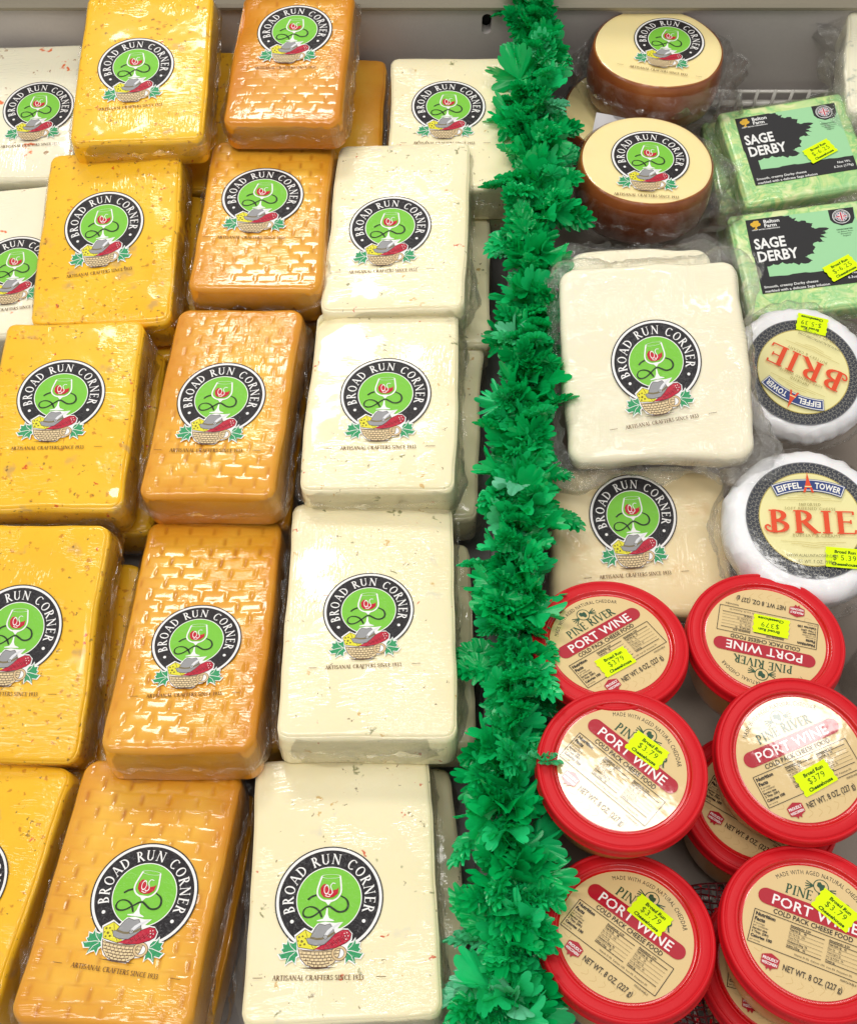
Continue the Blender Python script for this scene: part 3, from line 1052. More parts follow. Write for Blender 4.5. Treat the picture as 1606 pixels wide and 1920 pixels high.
for i, (kind, c, r, w, h, ex, ey, es, er, label) in enumerate(BLOCKS):
    nm, cat = KINDNAME[kind]
    t = .030 if c[2] > .03 else T
    root = thing(nm, label, cat, place_top(c, r, t), [R(a) for a in r], GROUPS[kind])
    link_mesh('cheese_body', block_body(kind, w, h, t, i * 1.37 + 2, woven=(kind == 'smoked'), dents=DENTS.get(i, ()), rp=(.0105 if kind == 'smoked' else .0075), r=(.0042 if kind == 'smoked' else .0026), amp=.8, wamp={5: .38, 6: .6, 7: .6, 8: .95, 9: .75}.get(i, 1)), root)
    emblem(root, ex, ey, t + 0.0004, es, er)
    link_mesh('plastic_wrap', wrap_mesh(outline_rr(w, h, .012), t, i + 3, ears=EARS[i % 5], loose=.55), root)

# blocks of the lower layer whose sides and edges show in the gaps
UNDER = [
    (0, (0.016, 0.012, -0.068), 'orange block lying under the topmost orange one, beside the topmost woven block'),
    (1, (0.014, -0.004, -0.044), 'orange block lying under the second orange one'),
    (2, (0.010, 0.002, -0.043), 'orange block lying under the middle orange one'),
    (3, (0.013, -0.006, -0.044), 'orange block lying under the fourth orange one'),
    (4, (0.010, 0.004, -0.046), 'orange block lying under the lowest orange one'),
    (5, (0.028, -0.002, -0.068), 'brown smoked block lying under the topmost woven one, next to the wall'),
    (6, (0.006, 0.003, -0.045), 'smoked block lying under the second woven one'),
    (7, (0.004, -0.002, -0.044), 'smoked block lying under the middle woven one'),
    (8, (0.007, 0.004, -0.046), 'smoked block lying under the fourth woven one'),
    (9, (0.004, -0.003, -0.046), 'smoked block lying under the lowest woven one'),
    (10, (0.010, 0.004, -0.045), 'cream block lying under the topmost cream one'),
    (11, (0.021, -0.006, -0.045), 'cream block under the second cream one, its edge showing toward the green garland'),
    (12, (0.020, 0.004, -0.045), 'cream block under the third cream one, its edge showing toward the green garland'),
    (13, (0.015, -0.002, -0.045), 'cream block under the glaring fourth cream one'),
    (14, (0.018, 0.000, -0.046), 'cream block under the nearest cream one, its edge showing at the right'),
]
for j, (i, d, label) in enumerate(UNDER):
    kind, c, r, w, h = BLOCKS[i][:5]
    nm, cat = KINDNAME[kind]
    rr = (r[0] * .8, 0, r[2] + (j % 3 - 1) * 1.5)
    root = thing(nm, label, cat, place_top([c[k] + d[k] for k in range(3)], rr, T), [R(a) for a in rr], 'lower layer of ' + GROUPS[kind])
    link_mesh('cheese_body', block_body(kind, w * .98, min(h, .160), T, j * 2.1 + 40, detail=.6), root)
    link_mesh('plastic_wrap', wrap_mesh(outline_rr(w * .98, min(h, .16), .012), T, j + 60, n=110, ears=EARS[(j + 2) % 5], fin=False, loose=.5), root)

# ---------------------------------------------------------------- square white cheeses on the right
SQ = [
    ('mild', (0.1603, 0.4585, 0.0263), (15.5, -7.0, -1.3), .1280, .1480, .022, .0009, -.003, .973, 7, 'big square ivory cheese in loose crumpled film, resting on the darker square cheese', 11, True),
    ('swiss', (0.1518, 0.3461, -0.0365), (9.2, -1.0, -1.6), .1240, .1088, .022, -.0055, .0174, .967, 5, 'tan square cheese under the big ivory one and above the red lids', 12, True),
    ('mild', (0.162, 0.529, 0.008), (6, -2, 1), .104, .085, .022, 0, 0, 1, 0, 'ivory cheese slab behind the big square one, only its upper edge showing', 13, False),
]
for (kind, c, r, w, h, t, ex, ey, es, er, label, seed, has) in SQ:
    root = thing('square_cheese', label, 'cheese block', place_top(c, r, t), [R(a) for a in r], 'square white cheeses')
    link_mesh('cheese_body', block_body(kind, w, h, t, seed * 1.9, r=.0045, rp=.012, amp=1.5, dents=[(.045, .055, .02, .002), (-.03, .05, .018, .002), (.0, -.055, .03, .0018)] if seed == 11 else ()), root)
    if has:
        emblem(root, ex, ey, t + .0006, es, er)
    link_mesh('plastic_wrap', wrap_mesh(outline_rr(w, h, .012), t, seed + 80, n=200, ears=((0.87, 1.5), (0.63, 1.2), (0.12, .8), (0.38, .6), (0.75, .6)), loose=1.3 if kind == 'mild' else .8, mat='wrap_thick' if kind == 'mild' else 'wrap', top=.003), root)


# ---------------------------------------------------------------- smoked cheese wheels
def wheel_outline(Rr, flat=0.84, squash=1.0):
    def f(s):
        a = 2 * PI * s
        x, y = Rr * math.cos(a), Rr * math.sin(a)
        if flat < 1 and y < -.55 * Rr:
            y = -.55 * Rr + (y + .55 * Rr) * flat
        return x, y
    return f


def wheel_mesh(Rr, t, seed, flat):
    out = wheel_outline(Rr, flat)
    n = 96
    vs, fs, mi = [], [], []
    prof = [(0.0, 0), (.5, 0), (.9, 0), (.965, 0), (.985, -.0006), (1.0, -.0022), (1.02, -.007), (1.045, -.4 * t), (1.05, -.6 * t), (1.02, -.88 * t), (.96, -t), (.0, -t)]
    for k, (rr, z) in enumerate(prof):
        for i in range(n):
            x, y = out(i / n)
            w = 1 + fb((x, y, z), seed, 22, 0.012) * (1 if rr > .5 else 0)
            zz = t + z + (fb((x * rr, y * rr, 0), seed + 4, 30, 0.0008) if rr < .98 else 0)
            vs.append((x * rr * w, y * rr * w, zz))
    for k in range(len(prof) - 1):
        for i in range(n):
            j = (i + 1) % n
            fs.append((k * n + i, (k + 1) * n + i, (k + 1) * n + j, k * n + j))
            mi.append(0 if k >= 3 else 1)
    me = mesh_from('cheese_body', vs, fs, [M['rind'], M['wheel_cut']], mi)
    return me, out


def orange_rim(Rr, t, seed, flat):
    """the thin smoked edge of the cut face"""
    out = wheel_outline(Rr, flat)
    n = 96
    vs, fs = [], []
    for i in range(n):
        x, y = out(i / n)
        j = 0.968 - 0.012 * abs(noise.noise(Vector((i * .25, seed, 0))))
        vs += [(x * (j + .012), y * (j + .012), t + .0007), (x * .990, y * .990, t + .0001)]
    for i in range(n):
        a, b = 2 * i, 2 * ((i + 1) % n)
        fs.append((a, a + 1, b + 1, b))
    return mesh_from('smoked_edge', vs, fs, [M['edge']])


M['edge'] = simple('smoked_edge_orange', (0.42, 0.13, 0.012), .4, .7, var=.3)
WH = [
    ((0.2003, 0.8029, 0.0052), (-3.1, -0.4, -11), .0565, .046, .0085, .0115, .95, -3, 'brown rinded smoked cheese wheel nearest the back wall, standing on another wheel', 1, True),
    ((0.1794, 0.6745, 0.0004), (-3.6, -0.1, -3.0), .0548, .046, .0027, .003, .99, -2, 'brown rinded smoked cheese wheel in front, just behind the square ivory cheese', 2, True),
    ((0.1780, 0.7810, -0.045), (1.0, 0, 20), .0555, .042, 0, 0, 1, 0, 'smoked cheese wheel mostly hidden under the rear wheel, a pale crescent showing', 3, False),
]
for (c, r, Rr, t, ex, ey, es, er, label, seed, has) in WH:
    root = thing('smoked_cheese', label, 'cheese wheel', place_top(c, r, t), [R(a) for a in r], 'smoked cheese wheels')
    me, out = wheel_mesh(Rr, t, seed, .85)
    link_mesh('cheese_body', me, root)
    link_mesh('smoked_edge', orange_rim(Rr, t, seed, .85), root)
    if has:
        emblem(root, ex, ey, t + .0011, es, er)
    link_mesh('plastic_wrap', wrap_mesh(wheel_outline(Rr * 1.06, .85), t, seed + 120, n=170, ears=((0.93, 1.3), (0.03, 1.0), (0.10, .7), (0.52, .7), (.8, .4)), loose=.9, eamp=2.0, mat='wrap_thick', top=.006), root)
# white paper slip between the two rear wheels
slip = thing('paper_slip', 'blank white paper slip tucked under the rear brown wheel', 'paper', (0.162, 0.744, -0.032), (R(38), R(4), R(-14)))
g = [(-.017, -.012), (.019, -.010), (.017, .012), (-.018, .011)]
vs = []
for zz in (0, -.0003):
    for jx in range(7):
        for jy in range(4):
            u, v = jx / 6, jy / 3
            x = (g[0][0] * (1 - u) + g[1][0] * u) * (1 - v) + (g[3][0] * (1 - u) + g[2][0] * u) * v
            y = (g[0][1] * (1 - u) + g[1][1] * u) * (1 - v) + (g[3][1] * (1 - u) + g[2][1] * u) * v
            vs.append((x, y, zz + .0015 * math.sin(u * 4)))
fs = []
for L0 in (0, 28):
    for jx in range(6):
        for jy in range(3):
            a = L0 + jx * 4 + jy
            f = (a, a + 4, a + 5, a + 1)
            fs.append(f if L0 == 0 else f[::-1])
link_mesh('paper', mesh_from('paper', vs, fs, [simple('white_paper', (0.72, 0.70, 0.72), .6)]), slip)


# ---------------------------------------------------------------- price stickers
STK_Y = ink((222, 250, 20), 'matt')
STK_K = ink((58, 84, 20), 'matt')


def sticker_mesh(price):
    """bright yellow price label with shop name above and below the price"""
    P = Print(4e-6)
    w, h = 0.0225, 0.0140
    pts = [(-w / 2, -h / 2)]
    n = 9
    for i in range(n):
        pts.append((-w / 2 + w * (i + 1) / n, -h / 2))
    # wavy cut right edge
    for i in range(1, 8):
        pts.append((w / 2 + .0005 * math.sin(i * 2.4), -h / 2 + h * i / 8))
    for i in range(n + 1):
        pts.append((w / 2 - w * i / n, h / 2))
    for i in range(1, 8):
        pts.append((-w / 2 + .0005 * math.sin(i * 2.4), h / 2 - h * i / 8))
    P.poly(pts, STK_Y)
    P.text('Broad Run', 0.001, 0.0030, 0.0022, STK_K, bold=0.045, sx=1.05, slant=.08)
    P.text(price, 0.0008, -0.0018, 0.0038, STK_K, bold=0.0, sx=1.0, track=.08)
    P.text('Cheesehouse', 0.0005, -0.0056, 0.0022, STK_K, bold=0.045, sx=1.0, slant=.08)
    return P.build('price_sticker')


STK = {p: sticker_mesh(p) for p in ('$3.79', '$379', '$-5.39', '$ 5.39', '$-6.25')}


def sticker(root, price, x, y, z, ang, s=1.0):
    o = link_mesh('price_sticker', STK[price], root, (x, y, z), (0, 0, R(ang)))
    o.scale = (s, s, 1)
    return o


# ---------------------------------------------------------------- sage derby packs
def sage_label():
    """printed front of the pack; tracing coordinates of the lower pack turned into label coordinates"""
    P = Print(4e-6)
    O = (1010, 1185)
    U = (560, -75)
    V = (98, 460)
    det = U[0] * V[1] - U[1] * V[0]
    LW, LH = 0.0865, 0.0735

    def q(x, y):
        dx, dy = x - O[0], y - O[1]
        u = (dx * V[1] - dy * V[0]) / det
        v = (U[0] * dy - U[1] * dx) / det
        return (-LW / 2 + LW * u, LH / 2 - LH * v)

    def Q(*p):
        return [q(*a) for a in p]
    K = ink((22, 20, 22), 'shrink')
    G = ink((158, 214, 160), 'shrink')
    W = ink((240, 240, 238), 'shrink')
    Y = ink((226, 176, 40), 'shrink')
    x0, x1, y0, y1 = -LW / 2, LW / 2, -LH / 2, LH / 2
    P.rect(x0, y0, x1, y1, G)
    P.rect(x0, y0, x0 + .0085, y1, K)
    bar = [(x0, y0), (x1, y0), (x1, y0 + .0150)]
    rnd = random.Random(4)
    n = 26
    for i in range(n + 1):
        bar.append((x1 - LW * i / n, y0 + .0152 + rnd.uniform(-.0006, .0006)))
    P.poly(bar, K)
    blob = [(1010, 1185), (1200, 1158), (1212, 1162), (1240, 1158), (1252, 1176), (1272, 1172), (1268, 1192), (1296, 1196), (1322, 1192), (1334, 1206), (1362, 1210), (1354, 1232), (1372, 1244), (1404, 1238), (1446, 1244), (1412, 1262), (1440, 1272), (1402, 1284), (1436, 1302), (1398, 1302), (1424, 1330), (1388, 1326), (1362, 1344), (1376, 1362), (1362, 1384), (1374, 1402), (1344, 1408), (1322, 1420), (1362, 1444), (1340, 1460), (1302, 1458), (1290, 1470), (1262, 1456), (1230, 1464), (1206, 1452), (1190, 1466), (1160, 1462), (1140, 1478), (1110, 1466), (1084, 1478), (1068, 1440), (1050, 1400)]
    fine = []
    for i in range(len(blob)):
        a, b = blob[i], blob[(i + 1) % len(blob)]
        fine.append(a)
        if 1 < i < len(blob) - 3:
            for u in (.33, .66):
                fine.append((a[0] + (b[0] - a[0]) * u + rnd.uniform(-4, 4), a[1] + (b[1] - a[1]) * u + rnd.uniform(-4, 4)))
    P.poly(Q(*fine), K)
    # words
    ps = q(1063, 1367)
    P.text('SAGE', *q(1066, 1370), 0.0104, W, bold=.028, align='L', sx=.74)
    P.text('DERBY', *q(1084, 1450), 0.0104, W, bold=.028, align='L', sx=.74)
    P.serif('BELTON'[:0], 0, 0, 1, W)
    P.text('Belton', *q(1106, 1206), 0.0036, W, bold=.02, align='L', sx=1.0)
    P.text('Farm', *q(1111, 1232), 0.0036, W, bold=.02, align='L', sx=1.0)
    P.text('GREAT BRITISH CHEESEMAKERS', *q(1047, 1254), 0.0011, W, bold=.02, align='L', sx=1.05)
    for dx, dy, rr in ((1062, 1202, 14), (1048, 1212, 12), (1080, 1212, 11), (1068, 1218, 12), (1054, 1222, 9), (1072, 1196, 9)):
        P.disc(*q(dx, dy), rr * .00015, Y, 12)
    P.poly(Q((1064, 1222), (1070, 1222), (1072, 1238), (1080, 1243), (1054, 1246), (1063, 1238)), Y)
    P.text('Smooth, creamy Derby cheese', *q(1116, 1612), 0.0024, W, bold=.012, align='L', sx=1.03)
    P.text('marbled with a delicate Sage infusion', *q(1122, 1638), 0.0024, W, bold=.012, align='L', sx=1.03)
    P.text('Net Wt.', x1 - .0035, y0 + .0090, 0.0024, W, bold=.01, align='R')
    P.text('6.3oz (179g)', x1 - .0022, y0 + .0048, 0.0024, W, bold=.01, align='R')
    # shield with round flag badge
    P.poly(Q((1440, 1128), (1570, 1111), (1578, 1180), (1566, 1212), (1512, 1228), (1470, 1212), (1452, 1192)), K)
    cx, cy = q(1509, 1170)
    r = .0070
    P.ring(cx, cy, r * .93, r, W, 30)
    P.ring(cx, cy, r * .62, r * .68, W, 30)
    P.text('PREMIUM BRITISH CHEESE MAKER', cx, cy, r * .18, W, arc=(r * .72, 200, -20))
    P.disc(cx, cy, r * .60, ink((30, 40, 120), 'shrink'), 30)
    Rd = ink((190, 30, 60), 'shrink')
    for a in (45, 135):
        ca, sa = math.cos(R(a)) * r * .58, math.sin(R(a)) * r * .58
        P.stroke([(cx - ca, cy - sa), (cx + ca, cy + sa)], r * .2, W)
        P.stroke([(cx - ca, cy - sa), (cx + ca, cy + sa)], r * .07, Rd)
    for a in (0, 90):
        ca, sa = math.cos(R(a)) * r * .6, math.sin(R(a)) * r * .6
        P.stroke([(cx - ca, cy - sa), (cx + ca, cy + sa)], r * .32, W)
        P.stroke([(cx - ca, cy - sa), (cx + ca, cy + sa)], r * .18, Rd)
    P.text('EST 1922', *q(1514, 1210), .0009, W)
    dk = ink((50, 80, 56), 'shrink')
    P.text('HANDCRAFTED', *q(1526, 1254), .0013, dk, bold=.02)
    for i, s in enumerate(('by Belton Farm,', 'Shropshire,', 'England')):
        P.text(s, *q(1531 + i * 3, 1268 + i * 13), .0014, dk)
    return P.build('printed_label')


SAGE_LABEL = sage_label()
SG = [
    ((0.3136, 0.7129, -0.0214), (3.9, -5.7, 7.0), .1070, .1010, (0.001, 0.003), (.0184, -.0095, 21.5), 'upper green marbled sage cheese pack, beside the rear brown wheels', 31),
    ((0.3058, 0.5905, -0.019), (2.7, -6.8, 3.5), .1095, .1000, (0.0, 0.006), (.021, -.0158, 24), 'lower green marbled sage cheese pack, just above the paper wrapped soft cheeses', 32),
]
for c, r, w, h, lo, stk, label, seed in SG:
    root = thing('sage_cheese_pack', label, 'cheese pack', place_top(c, r, .022), [R(a) for a in r], 'green sage cheese packs')
    link_mesh('cheese_body', block_body('sage', w, h, .022, seed, r=.003, rp=.004, amp=.4), root)
    link_mesh('printed_label', SAGE_LABEL, root, (lo[0], lo[1], .0222))
    sticker(root, '$-6.25', stk[0], stk[1], .0232, stk[2], 1.12)
    link_mesh('plastic_wrap', wrap_mesh(outline_rr(w, h, .004), .022, seed + 90, n=150, ears=((.4, .9), (.62, .7), (.12, 1)), loose=.8, fin=True, top=.002), root)
root = thing('sage_cheese_pack', 'green sage cheese pack hidden under the upper one, a thin edge showing', 'cheese pack', place_top((0.3060, 0.7230, -0.047), (2, -2, 3), .022), (R(2), R(-2), R(3)), 'green sage cheese packs')
link_mesh('cheese_body', block_body('sage', .112, .102, .022, 35, r=.003, rp=.004, amp=.4), root)
link_mesh('plastic_wrap', wrap_mesh(outline_rr(.112, .102, .004), .022, 136, n=110, ears=((.4, .9),), loose=.8, fin=False, top=.002), root)


# ---------------------------------------------------------------- brie wheels
def brie_label():
    P = Print(4e-6)
    Rl = 0.0430
    K = ink((52, 54, 62), 'shrink')
    Yl = ink((236, 228, 164), 'shrink')
    Gd = ink((196, 176, 92), 'shrink')
    Gy = ink((150, 138, 70), 'shrink')
    Or = ink((226, 70, 18), 'shrink')
    Bl = ink((38, 60, 120), 'shrink')
    W = ink((240, 238, 230), 'shrink')
    P.disc(0, 0, Rl, K, 96)
    P.ring(0, 0, Rl * .985, Rl, ink((120, 120, 122), 'shrink'), 96)
    lc = ink((150, 148, 138), 'shrink')
    # curls of the lace border
    for i in range(64):
        a = 2 * PI * i / 64
        for rr, ph in ((.95, 0), (.885, .5), (.83, 0)):
            b = a + ph * 2 * PI / 64
            cx, cy = Rl * rr * math.cos(b), Rl * rr * math.sin(b)
            s = Rl * .030
            pts = [(cx + s * math.cos(b + t), cy + s * math.sin(b + t)) for t in (0, 1.1, 2.2, 3.3, 4.4)]
            P.stroke(pts, Rl * .0085, lc)
    P.disc(0, 0, Rl * .80, Gd, 80)
    P.disc(0, 0, Rl * .785, Yl, 80)
    # woven dots
    for i in range(-14, 15):
        for j in range(-14, 15):
            x, y = (i + (j % 2) * .5) * Rl * .056, j * Rl * .052
            if math.hypot(x, y) < Rl * .75 and not (-.24 < y / Rl < .20):
                P.add([(x, y - .00012), (x + .00016, y), (x, y + .00012), (x - .00016, y)], [(0, 1, 2, 3)], ink((205, 194, 120), 'shrink'))
    # banner: an arched blue band
    rb = Rl * 1.35
    cy = Rl * .57 - rb
    def arc_band(r0, r1, a0, a1, m, n=20):
        P.ring(0, cy, r0, r1, m, n, a0=a0, a1=a1)
    hw = math.degrees(.56 * Rl / rb)
    arc_band(rb - Rl * .105, rb + Rl * .105, 90 - hw, 90 + hw, Bl)
    arc_band(rb - Rl * .095, rb + Rl * .095, 90 - hw + .4, 90 + hw - .4, W)
    arc_band(rb - Rl * .082, rb + Rl * .082, 90 - hw + .9, 90 + hw - .9, Bl)
    P.text('EIFFEL', 0, cy, Rl * .105, W, bold=.03, arc=(rb - Rl * .052, 90 + hw - 2.0, 90 + 4.5))
    P.text('TOWER', 0, cy, Rl * .105, W, bold=.03, arc=(rb - Rl * .052, 90 - 4.5, 90 - hw + 2.0))
    tw = lambda x, y: (x * Rl, y * Rl)
    P.poly([tw(-.085, .44), tw(-.05, .44), tw(-.02, .52), tw(.02, .52), tw(.05, .44), tw(.085, .44), tw(.035, .60), tw(.012, .72), tw(0, .80), tw(-.012, .72), tw(-.035, .60)], Or)
    P.rect(-.055 * Rl, .535 * Rl, .055 * Rl, .552 * Rl, Yl)
    # ornaments
    for sgn in (1, -1):
        base = .30 if sgn > 0 else -.40
        for k, w_ in enumerate((.50, .34, .18)):
            yy = (base + sgn * k * .038) * Rl
            P.stroke([(-w_ * Rl, yy), (-.10 * Rl, yy + sgn * .012 * Rl), (0, yy + sgn * .03 * Rl), (.10 * Rl, yy + sgn * .012 * Rl), (w_ * Rl, yy)], Rl * .006, Gd, smooth=1)
    P.serif('IMPORTED', 0, Rl * .205, Rl * .050, Gy, track=.18)
    P.serif('SOFT RIPENED C', -.0, Rl * .135, Rl * .050, Gy, track=.16) if False else P.text('SOFT RIPENED CHEESE', 0, Rl * .135, Rl * .048, Gy, track=.10)
    P.serif('BRIE', 0.02 * Rl, -Rl * .26, Rl * .385, Or, sx=1.42, track=.08, heavy=.95)
    P.stroke([(-.58 * Rl, -.245 * Rl), (-.68 * Rl, -.245 * Rl), (-.73 * Rl, -.17 * Rl), (-.68 * Rl, -.13 * Rl), (-.64 * Rl, -.17 * Rl)], Rl * .03, Or, smooth=2)
    P.text('BUTTERY & CREAMY', .06 * Rl, -Rl * .325, Rl * .050, Gy, track=.10)
    P.text('WWW.ALALUNTACORP.COM', -.04 * Rl, -Rl * .66, Rl * .050, ink((110, 104, 62), 'shrink'), sx=.85)
    P.text('NET WT. 7 OZ. (198g)', 0, -Rl * .765, Rl * .058, ink((110, 104, 62), 'shrink'), sx=.80)
    return P.build('printed_label')


BRIE_LABEL = brie_label()


def paper_mat():
    m, nt, out = new_mat('white_waxed_paper')
    p = nd(nt, 'ShaderNodeBsdfPrincipled')
    p.inputs['Base Color'].default_value = (0.84, 0.83, 0.84, 1)
    p.inputs['Roughness'].default_value = .45
    p.inputs['Coat Weight'].default_value = .6
    p.inputs['Coat Roughness'].default_value = .15
    p.inputs['Subsurface Weight'].default_value = .1
    p.inputs['Subsurface Scale'].default_value = .004
    v = coords(nt)
    a = nd(nt, 'ShaderNodeTexVoronoi', feature='F1')
    a.inputs['Scale'].default_value = 42
    nt.links.new(v, a.inputs['Vector'])
    nt.links.new(bump(nt, a.outputs['Distance'], .7, .004), p.inputs['Normal'])
    nt.links.new(film_normal(nt, 1.4), p.inputs['Coat Normal'])
    nt.links.new(p.outputs[0], out.inputs[0])
    return m


M['paper'] = paper_mat()


def brie_body(Rr, t, seed, sides=9):
    n, vs, fs = 144, [], []
    prof = [(0, t), (.45, t), (.80, t - .0001), (.87, t - .0006), (.93, t - .0022), (.975, t - .005), (1.0, t - .010), (1.01, t * .5), (1.0, t * .22), (.95, .002), (.9, 0), (0, 0)]
    for k, (rr, z) in enumerate(prof):
        for i in range(n):
            a = 2 * PI * i / n
            fac = 0
            if rr > .82:
                ph = (a * sides / (2 * PI)) % 1 - .5
                fac = -.035 * (.25 - ph * ph) * 2 + .03 * (1 if False else 0)
                fac += .030 * math.sin(a * 27 + seed + 3 * math.sin(a * 3)) * noise.noise(Vector((math.cos(a) * 3, math.sin(a) * 3, seed + k * .4)))
                fac += .012 * noise.noise(Vector((math.cos(a) * 9, math.sin(a) * 9, seed + z * 90)))
            vs.append((Rr * rr * (1 + fac) * math.cos(a), Rr * rr * (1 + fac) * math.sin(a), z + (0.0009 * noise.noise(Vector((a * 6, k, seed))) if rr > .85 else 0)))
    for k in range(len(prof) - 1):
        for i in range(n):
            j = (i + 1) % n
            fs.append((k * n + i, (k + 1) * n + i, (k + 1) * n + j, k * n + j))
    return mesh_from('paper_wrapped_body', vs, fs, [M['paper']])


BR = [
    ((0.281, 0.4759, -0.0119), (10.0, 0.8, 153), .0550, .022, '$-5.39', (.0085, -.036, 12.8 - 0), 'paper wrapped soft cheese wheel with upside down label, under the sage packs', 3),
    ((0.2588, 0.3401, 0.0214 - .018), (4.5, -2.8, -3.0), .0568, .028, '$ 5.39', (.0190, -.0271, -3.6), 'paper wrapped soft cheese wheel with upright label, beside the square cheeses', 5),
]
for c, r, Rr, t, pr, stk, label, seed in BR:
    e = Euler((R(r[0]), R(r[1]), 0), 'XYZ').to_matrix().to_4x4() @ Matrix.Rotation(R(r[2]), 4, 'Z')
    root = thing('soft_cheese_wheel', label, 'cheese wheel', Vector(c) - e.to_3x3() @ Vector((0, 0, t)), e.to_euler(), 'paper wrapped soft cheeses')
    link_mesh('paper_wrapped_body', brie_body(Rr, t, seed), root)
    lo = (.0, .003, t + .0004) if seed == 3 else (0, .001, t + .0004)
    link_mesh('printed_label', BRIE_LABEL, root, lo)
    sticker(root, pr, stk[0], stk[1], t + .0022, stk[2], 1.02)
    link_mesh('plastic_wrap', wrap_mesh(wheel_outline(Rr * 1.01, 1.3), t, seed + 150, n=190, ears=((.6, .8), (.68, .9), (.77, .8), (.85, .6), (.5, .5)), loose=.8, mat='wrap_thick', top=.009, fin=False), root)


# ---------------------------------------------------------------- red tubs
M['lid_matt'] = simple('red_lid_plastic', (0.62, 0.007, 0.014), .46, .0, bump_amt=.05, bscale=400, spec=.3)
M['lid_gloss'] = simple('red_lid_recess', (0.62, 0.004, 0.006), .22, .8)


def tub_mat():
    m, nt, out = new_mat('tan_cheese_in_clear_tub')
    p = nd(nt, 'ShaderNodeBsdfPrincipled')
    v = coords(nt)
    c = mixc(nt, noise_t(nt, v, 30, 4), (0.52, 0.24, 0.06, 1), (0.64, 0.34, 0.10, 1))
    nt.links.new(c, p.inputs['Base Color'])
    p.inputs['Roughness'].default_value = .4
    p.inputs['Coat Weight'].default_value = .4
    p.inputs['Coat Roughness'].default_value = .06
    p.inputs['Subsurface Weight'].default_value = .1
    p.inputs['Subsurface Scale'].default_value = .004
    nt.links.new(p.outputs[0], out.inputs[0])
    return m


M['tub'] = tub_mat()


def lathe(name, prof, n, mats, seg_m=None, smooth=True):
    vs, fs, mi = [], [], []
    for (r, z) in prof:
        for i in range(n):
            a = 2 * PI * i / n
            vs.append((r * math.cos(a), r * math.sin(a), z))
    for k in range(len(prof) - 1):
        for i in range(n):
            j = (i + 1) % n
            fs.append((k * n + i, (k + 1) * n + i, (k + 1) * n + j, k * n + j))
            mi.append(seg_m[k] if seg_m else 0)
    return mesh_from(name, vs, fs, mats, mi, smooth)


def tub_meshes():
    t = 0.048
    # lid: disc under the label, glossy recess, groove, broad flange, bead, skirt with its lower bead
    prof = [(0.0001, -.0018), (.0372, -.0018), (.0380, -.0020), (.0388, -.0022), (.0396, -.0021), (.0401, -.0015), (.0406, -.0001), (.0411, .0005), (.0415, .0003), (.0418, .0002), (.0422, .0006), (.0430, .0008), (.0460, .0003), (.0468, .0001), (.0472, -.0006), (.0475, -.0005), (.0478, .0001), (.0484, .0004), (.0492, .0000), (.0498, -.0010), (.0500, -.0024), (.0499, -.0050), (.0500, -.0068), (.0504, -.0074), (.0507, -.0082), (.0505, -.0090), (.0498, -.0092), (.0480, -.0090)]
    prof = [(r, z + t) for r, z in prof]
    seg = [1 if i < 7 else 0 for i in range(len(prof) - 1)]
    lid = lathe('lid', prof, 128, [M['lid_matt'], M['lid_gloss']], seg)
    body = lathe('tub_body', [(.0474, t - .0085), (.0468, t - .013), (.0455, t - .014), (.0450, t - .020), (.0425, .008), (.0415, .003), (.0390, .0), (.0001, .0)], 96, [M['tub']])
    return t, lid, body


TT, LID, TUB = tub_meshes()


